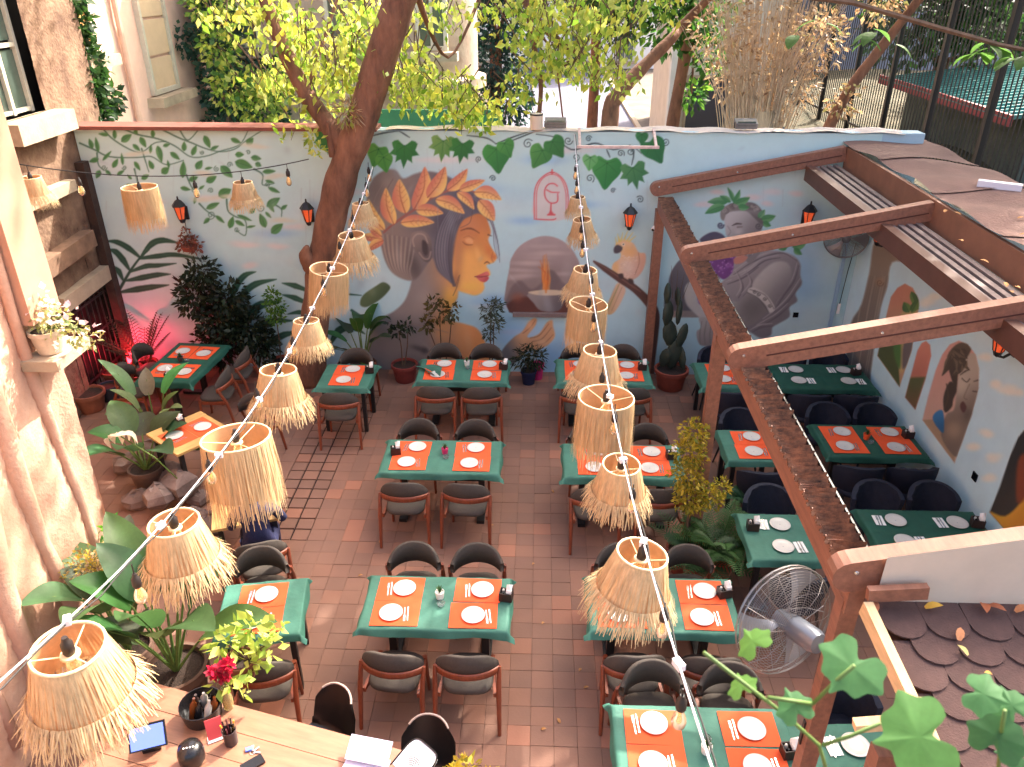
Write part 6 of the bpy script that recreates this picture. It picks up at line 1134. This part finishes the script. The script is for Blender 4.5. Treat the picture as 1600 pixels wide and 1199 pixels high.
for a in ((450,40,60,40,26),(520,60,60,50,36),(570,40,40,40,22),(480,110,60,30,22),(540,120,50,30,20),(430,130,40,20,9),(510,165,50,14,9),(470,190,30,10,3),(640,100,30,40,20),(660,130,50,30,30),(700,150,50,20,24),(740,170,40,20,20),(690,20,40,30,10),(620,20,20,30,10),(830,20,50,40,22),(880,40,60,40,30),(930,30,50,40,24),(860,90,50,20,16),(900,110,60,16,18),(960,120,30,16,8),(820,60,30,60,12),(810,150,30,20,8),(770,10,20,20,5),(1000,10,50,20,10),(420,5,40,20,12),(350,20,40,30,6),(760,190,40,14,7),(960,60,30,40,10)): spray(*a)
P = np.array([p-tb for p in sp]); k = 10; P2 = np.repeat(P, k, 0)+RNG.normal(size=(len(P)*k,3))*np.array([.14,.14,.1])
V, F = leaf_arrays(P2, RNG.normal(size=P2.shape)*.7+np.array([0,0,-.9]), .12, .55); put('leaves', fast_mesh('leaves', V, F, M_leafy, tints(len(P2), YEL+[(110,150,44),(210,206,80)])), ct_)
tw = MB()
for i in range(0, len(sp), 2):
    q = sp[i]-tb; tw.tube([q+Vector((random.uniform(-.3,.3), random.uniform(-.2,.2), random.uniform(.2,.5))), q, q+Vector((random.uniform(-.2,.2),0,-.18))], [.009,.006,.003], 4)
tag(tw.build('twigs', M_twig, ct_), kind='stuff')
tag(foliage('shoots', ct_, [tuple(at(490,215,Y=10.6)-tb), tuple(at(495,235,Y=10.6)-tb), tuple(at(540,180,Y=10.6)-tb)], [.1,.1,.12], 70, .1, YEL, M_leafy), kind='stuff'); foliage('dry_nest', ct_, [tuple(at(545,175,Y=10.6)-tb)], [.16], 160, .14, TAN, width=.1)
def crown_tree(name, label, base, top, r0, clumps, n, size, cols, m=None, limbs=True, mt=M_bark):
    b = Vector(base); t = thing(name, label, 'tree', b); trunk(t, 'trunk', [(0,0,0)]+[tuple(Vector(p)-b) for p in top], [r0*(1-.12*k) for k in range(len(top)+1)], mt)
    if limbs:
        for c in clumps[:6]:
            q = Vector(c[:3])-b; s_ = Vector(top[-1])-b; trunk(t, 'limb', [tuple(s_), tuple(s_.lerp(q,.5)+Vector((0,0,-.15))), tuple(q)], [r0*.4,r0*.25,r0*.1], mt)
    foliage('crown', t, [tuple(Vector(c[:3])-b) for c in clumps], [c[3] for c in clumps], n, size, cols, m or M_leafy, width=.55, shell=.15); return t
# trunk leaning right beyond the wall, its unseen crown shaped to shade the courtyard
e = [at(952,200,Y=14), at(965,150,Y=14), at(1000,110,Y=14.2), at(1050,60,Y=14.5), at(1085,20,Y=14.8)]
CR = []
rr = random.Random(3)
for i in range(60): CR.append((rr.uniform(.4,4.6), rr.uniform(12.8,14.6), rr.uniform(6.5,7.9), rr.uniform(.5,.8)))
for i in range(110): CR.append((rr.uniform(4.7,13.5), rr.uniform(12.8,15.0), rr.uniform(6.6,11.4), rr.uniform(.6,.95)))
e0 = Vector((e[0].x,14,0))
crown_tree('alley_tree','leaning tree trunk right of the alley with its crown above the frame',e0,[tuple(e[0]),tuple(e[1]),tuple(e[2]),tuple(e[3]),tuple(e[4]),(4.6,14.4,7.2)],.17,CR[:60]+[(rr.uniform(-3,6.5), rr.uniform(12.8,15.5), rr.uniform(9.0,17), rr.uniform(.35,.6)) for _ in range(46)],11500,.2,MIDG+YEL)  # high sparse clumps added out of view to dapple the sunlight
crown_tree('alley_tree','slim upright tree between the alley and the pillars',(2.9,18,0),[(2.9,18,2.5),(3.1,18,5),(3.0,17.5,7)],.16,[(2.7,18,4.9,.7),(3.2,17.6,5.3,.8),(2.2,18.2,5.4,.7),(1.6,18.5,5.6,.6),(3.5,18,4.2,.5),(3.3,18.2,3.4,.35)],1800,.18,GREEN+MIDG)
crown_tree('far_tree','dark conifer like tree left of the alley',(-1.3,24,0),[(-1.3,24,4)],.2,[(-1.3,24,3.4,.9),(-1.2,24,4.6,.9),(-1.4,24,5.8,.9),(-.9,23.6,5.4,.7),(-1.0,24,2.4,.8)],5000,.16,[(30,62,54),(44,80,66),(26,50,46)],M_leaf)
crown_tree('far_tree','dark leafy tree hanging over the middle of the alley',(1.9,30,0),[(1.9,30,4),(1.6,30,6)],.2,[(1.2,30,5.6,1.1),(2.4,29,5.4,1.0),(.3,30,6.2,1.0),(2.9,29.5,6.3,1.0),(2.7,29,4.2,.7)],4000,.22,GREEN,M_leaf)
crown_tree('shade_tree','unseen tall tree right of the frame, its crown shaped to shade the courtyard',(13.6,13.4,2.6),[(13.6,13.4,5),(13.4,13.5,7.5)],.2,CR[60:]+[(rr.uniform(10.2,14.5), rr.uniform(12.8,15.5), rr.uniform(12.5,18), rr.uniform(.45,.75)) for _ in range(45)],30000,.2,MIDG+GREEN)  # stands out of view; upper clumps added to break up sun on the annex
ds = thing('dry_shrub', 'big dry bundle of brown stems on the right behind the wall', 'shrub', (3.55,13.4,2.2)); MB().lathe([(.0,-2.2),(.4,-2.2),(.34,-.4),(.3,1.1),(.22,1.6)], 12).build('stump', mat('dead_wood', (186,158,124), .9, .2, 5, .6, 20, stretch=(5,5,.6)), ds)
M_drys = mat('dry_stem', (190,166,138), .85, .25, 8)  # stems paled, haze put into their colour
st = MB(); rr = random.Random(9)
for k in range(290):
    a = rr.uniform(0,6.28); r_ = .36*rr.random()**.5+.05; sp_ = rr.uniform(.2,2.6); st.tube([(r_*math.cos(a),r_*math.sin(a)*.6,rr.uniform(0,1.4)),(r_*math.cos(a)*(1+sp_*.4),r_*math.sin(a)*.6,1.6+rr.uniform(0,.8)),(r_*math.cos(a)*(1+sp_*1.2)+rr.uniform(-.2,.2),r_*math.sin(a),2.4+rr.uniform(0,1.6))], [.008,.006,.003], 4)
tag(st.build('stems', M_drys, ds), kind='stuff'); foliage('dry_leaves', ds, [(0,0,1.2),(.4,0,2),(-.4,0,2.2),(.7,0,2.6),(-.8,0,2.8),(0,0,3)], [.45,.5,.5,.5,.5,.6], 1700, .1, TAN, width=.35)
crown_tree('dry_tree','leaning dry branch rising right of the dry shrub',(4.6,13.8,0),[(4.7,13.8,2.5),(5.0,13.9,3.8),(5.6,14,4.8),(6.1,14,5.6)],.12,[(4.5,13.8,4.9,.4),(5.4,14,5.4,.4),(5.0,13.7,3.9,.3)],500,.1,TAN+[(150,150,90)],M_leaf,False)
# creepers on the houses
for lb, cl, n, cols in (('dark ivy between the brick house and the pink house',[(-6.9,12.35,z_,.3) for z_ in (3.9,4.3,4.7,5.1,5.5)]+[(-6.85,12.7,4.0,.25),(-6.9,12.6,4.5,.25)],1700,GREEN),('blue green ivy beside the pink house window',[(-6.4,16.6,z_,.5) for z_ in (3.0,3.6,4.2,4.9,5.6)]+[(-5.8,16.7,3.0,.6),(-5.6,16.8,3.8,.5),(-6.9,16.2,4.6,.3)],3600,[(56,92,76),(70,104,76),(44,76,66)]),('yellow green creeper in front of the ivy by the pink house',[(-5.6,15.0,3.9,.45),(-5.2,15.0,3.5,.4),(-5.8,15.0,4.6,.35),(-4.9,15,3.9,.35),(-5.9,15,5.3,.35),(-5.3,15,5.3,.3)],1300,MIDG+YEL)):
    t = thing('creeper', lb, 'creeper', cl[0][:3]); b = Vector(cl[0][:3]); foliage('leaves', t, [tuple(Vector(c[:3])-b) for c in cl], [c[3] for c in cl], n, .12, cols, width=.7); MB().tube([tuple(Vector(c[:3])-b) for c in cl[:5]], .02, 6).build('stem', M_twig, t)
for k, (x, y, lb) in enumerate(((8.9,19,'dark tree mass behind the railing'),(12.5,23,'dark tree far right behind the shed'),(16,20,'dark tree at the top right edge'))): crown_tree('yard_tree',lb,(x,y,2.6),[(x,y,4)],.18,[(x,y,5.2,1.2),(x+.9,y,4.6,1.1),(x-.9,y,4.9,1.1),(x,y-.6,6.2,1.2)],2600,.22,GREEN+DARK,M_leaf)
p = at(1560,70,Y=7.0); t = thing('overhanging_branch', 'green broad leaved twig hanging in at the top right corner', 'branch', p)
MB().tube([(-2.3,.1,.42),(-1.2,.05,.3),(-.5,.0,.12),(0,0,0),(.6,0,-.1)], [.02,.022,.022,.02,.012], 6).build('twig', M_twig, t); m_ = MB(); rr = random.Random(6)
for k in range(30): a = rr.uniform(0,6.28); bx = rr.choice((rr.uniform(-.2,.5), rr.uniform(-.2,.5), rr.uniform(-1.7,-.6))); q = Vector((bx, rr.uniform(-.1,.1), -.05+.22*max(0,-bx)*.6+rr.uniform(-.12,.08))); blade(m_, q, q+Vector((.16*math.cos(a),.1*math.sin(a),-.1)), .11, .1, 5)
tint_all(m_.build('leaves', M_leafy, t), (88,124,58), .3)
# near vine in front of the annex roof
fv = Vector(at(1320,1160,Y=.9)); t = thing('foreground_vine', 'large soft green lobed vine leaves at the bottom right, close to the camera', 'plant', fv)
def lobed_leaf(parent, c, s_, rot, tilt, col):
    prof = [(0,-.1),(.35,-.5),(.75,-.4),(.8,-.05),(1.0,.3),(.7,.5),(.5,.85),(.15,.9),(0,1.2),(-.2,.85),(-.55,.8),(-.7,.45),(-1.0,.2),(-.8,-.1),(-.7,-.45),(-.3,-.5)]; q = catmull(prof, 3, True); m = MB(); n = len(q); M_ = (Vector((0,0,CAM_H))-(fv+Vector(c))+Vector((tilt[0],tilt[1],.25))).to_track_quat('Z','Y').to_matrix() @ Euler((0,0,rot)).to_matrix(); V = [Vector((0,.2,.06))]
    for f_ in (.35,.7,1.0): V += [Vector((x*f_, .2*(1-f_)+y*f_, .06*(1-f_)-.12*f_*f_*(abs(x)+.3*y)+.02*math.sin(i*.55)*f_)) for i, (x, y) in enumerate(q)]
    F_ = [(0,1+i,1+(i+1)%n) for i in range(n)]+[(1+r_*n+i, 1+(r_+1)*n+i, 1+(r_+1)*n+(i+1)%n, 1+r_*n+(i+1)%n) for r_ in (0,1) for i in range(n)]
    m.add([Vector(c)+M_@(v*s_) for v in V], F_); tint_all(m.build('leaf', M_leafy, parent, 'all'), col, .1)
for px_, py_, Y, s_, rot, tl, c_ in ((1338,1035,.98,.058,2.6,(.3,.2),(96,152,96)),(1450,1150,.9,.072,1.9,(.4,-.2),(104,160,88)),(1555,1160,.95,.05,.2,(-.3,.2),(66,112,70)),(1245,1112,.95,.034,.5,(.3,.1),(92,148,94)),(1528,1082,1.0,.04,-1.3,(.2,.5),(96,152,96)),(1585,1110,1.0,.036,.8,(.3,.3),(90,146,92)),(1180,1008,1.05,.036,1.7,(-.6,.9),(110,160,76)),(1160,1076,1.02,.03,1.6,(-.6,1.0),(110,160,76)),(1590,1180,.98,.03,2.0,(.3,.3),(80,130,84))):
    lobed_leaf(t, at(px_, py_, Y=Y)-fv, s_*1.05, rot, tl, c_)
for pts in (((1290,1199),(1280,1165),(1230,1120),(1100,1020)),((1285,1165),(1330,1150),(1375,1130)),((1270,1100),(1300,1070),(1335,1040)),((1560,1199),(1565,1140),(1570,1110)),((1200,1090),(1270,1100))): MB().tube([at(x, y, Y=.96)-fv for x, y in pts], .0035, 8).build('stem', M_stem, t, 'all')
# red lamp in the far left corner and a few fallen leaves on the paving
t = thing('red_lamp', 'red glowing lamp tube in the corner by the barred door', 'lamp', (-6.45,10.9,.15)); MB().tube([(0,0,0),(0,0,.3)], .035, 10).build('tube', mat('red_glow', (255,40,50), .4, emit=((255,30,40),6)), t); MB().lathe([(.06,-.13),(.06,0),(.03,0)], 12).build('base', M_blk, t)
pl = bpy.data.lights.new('red_light', 'POINT'); pl.energy = 14; pl.color = (1,.03,.06); pl.shadow_soft_size = .06; po = bpy.data.objects.new('red_light', pl); COL.objects.link(po); po.location = (.08,-.05,.35); po.parent = t
for k, (px_, py_) in enumerate(((845,1140),(875,1130),(908,1045),(912,1075),(865,770),(835,880),(765,822),(595,850),(690,1080),(560,900),(1010,880),(850,972))):
    p = at(px_, py_, Z=.016); m_ = MB(); a = 2.1*k; blade(m_, (0,0,0), (.05*math.cos(a),.05*math.sin(a),.012), .026, .2, 4); tag(m_.build('fallen_leaf', M_dry, loc=p), 'small dry leaf on the brown paving', 'leaf', 'dry leaves on the paving')
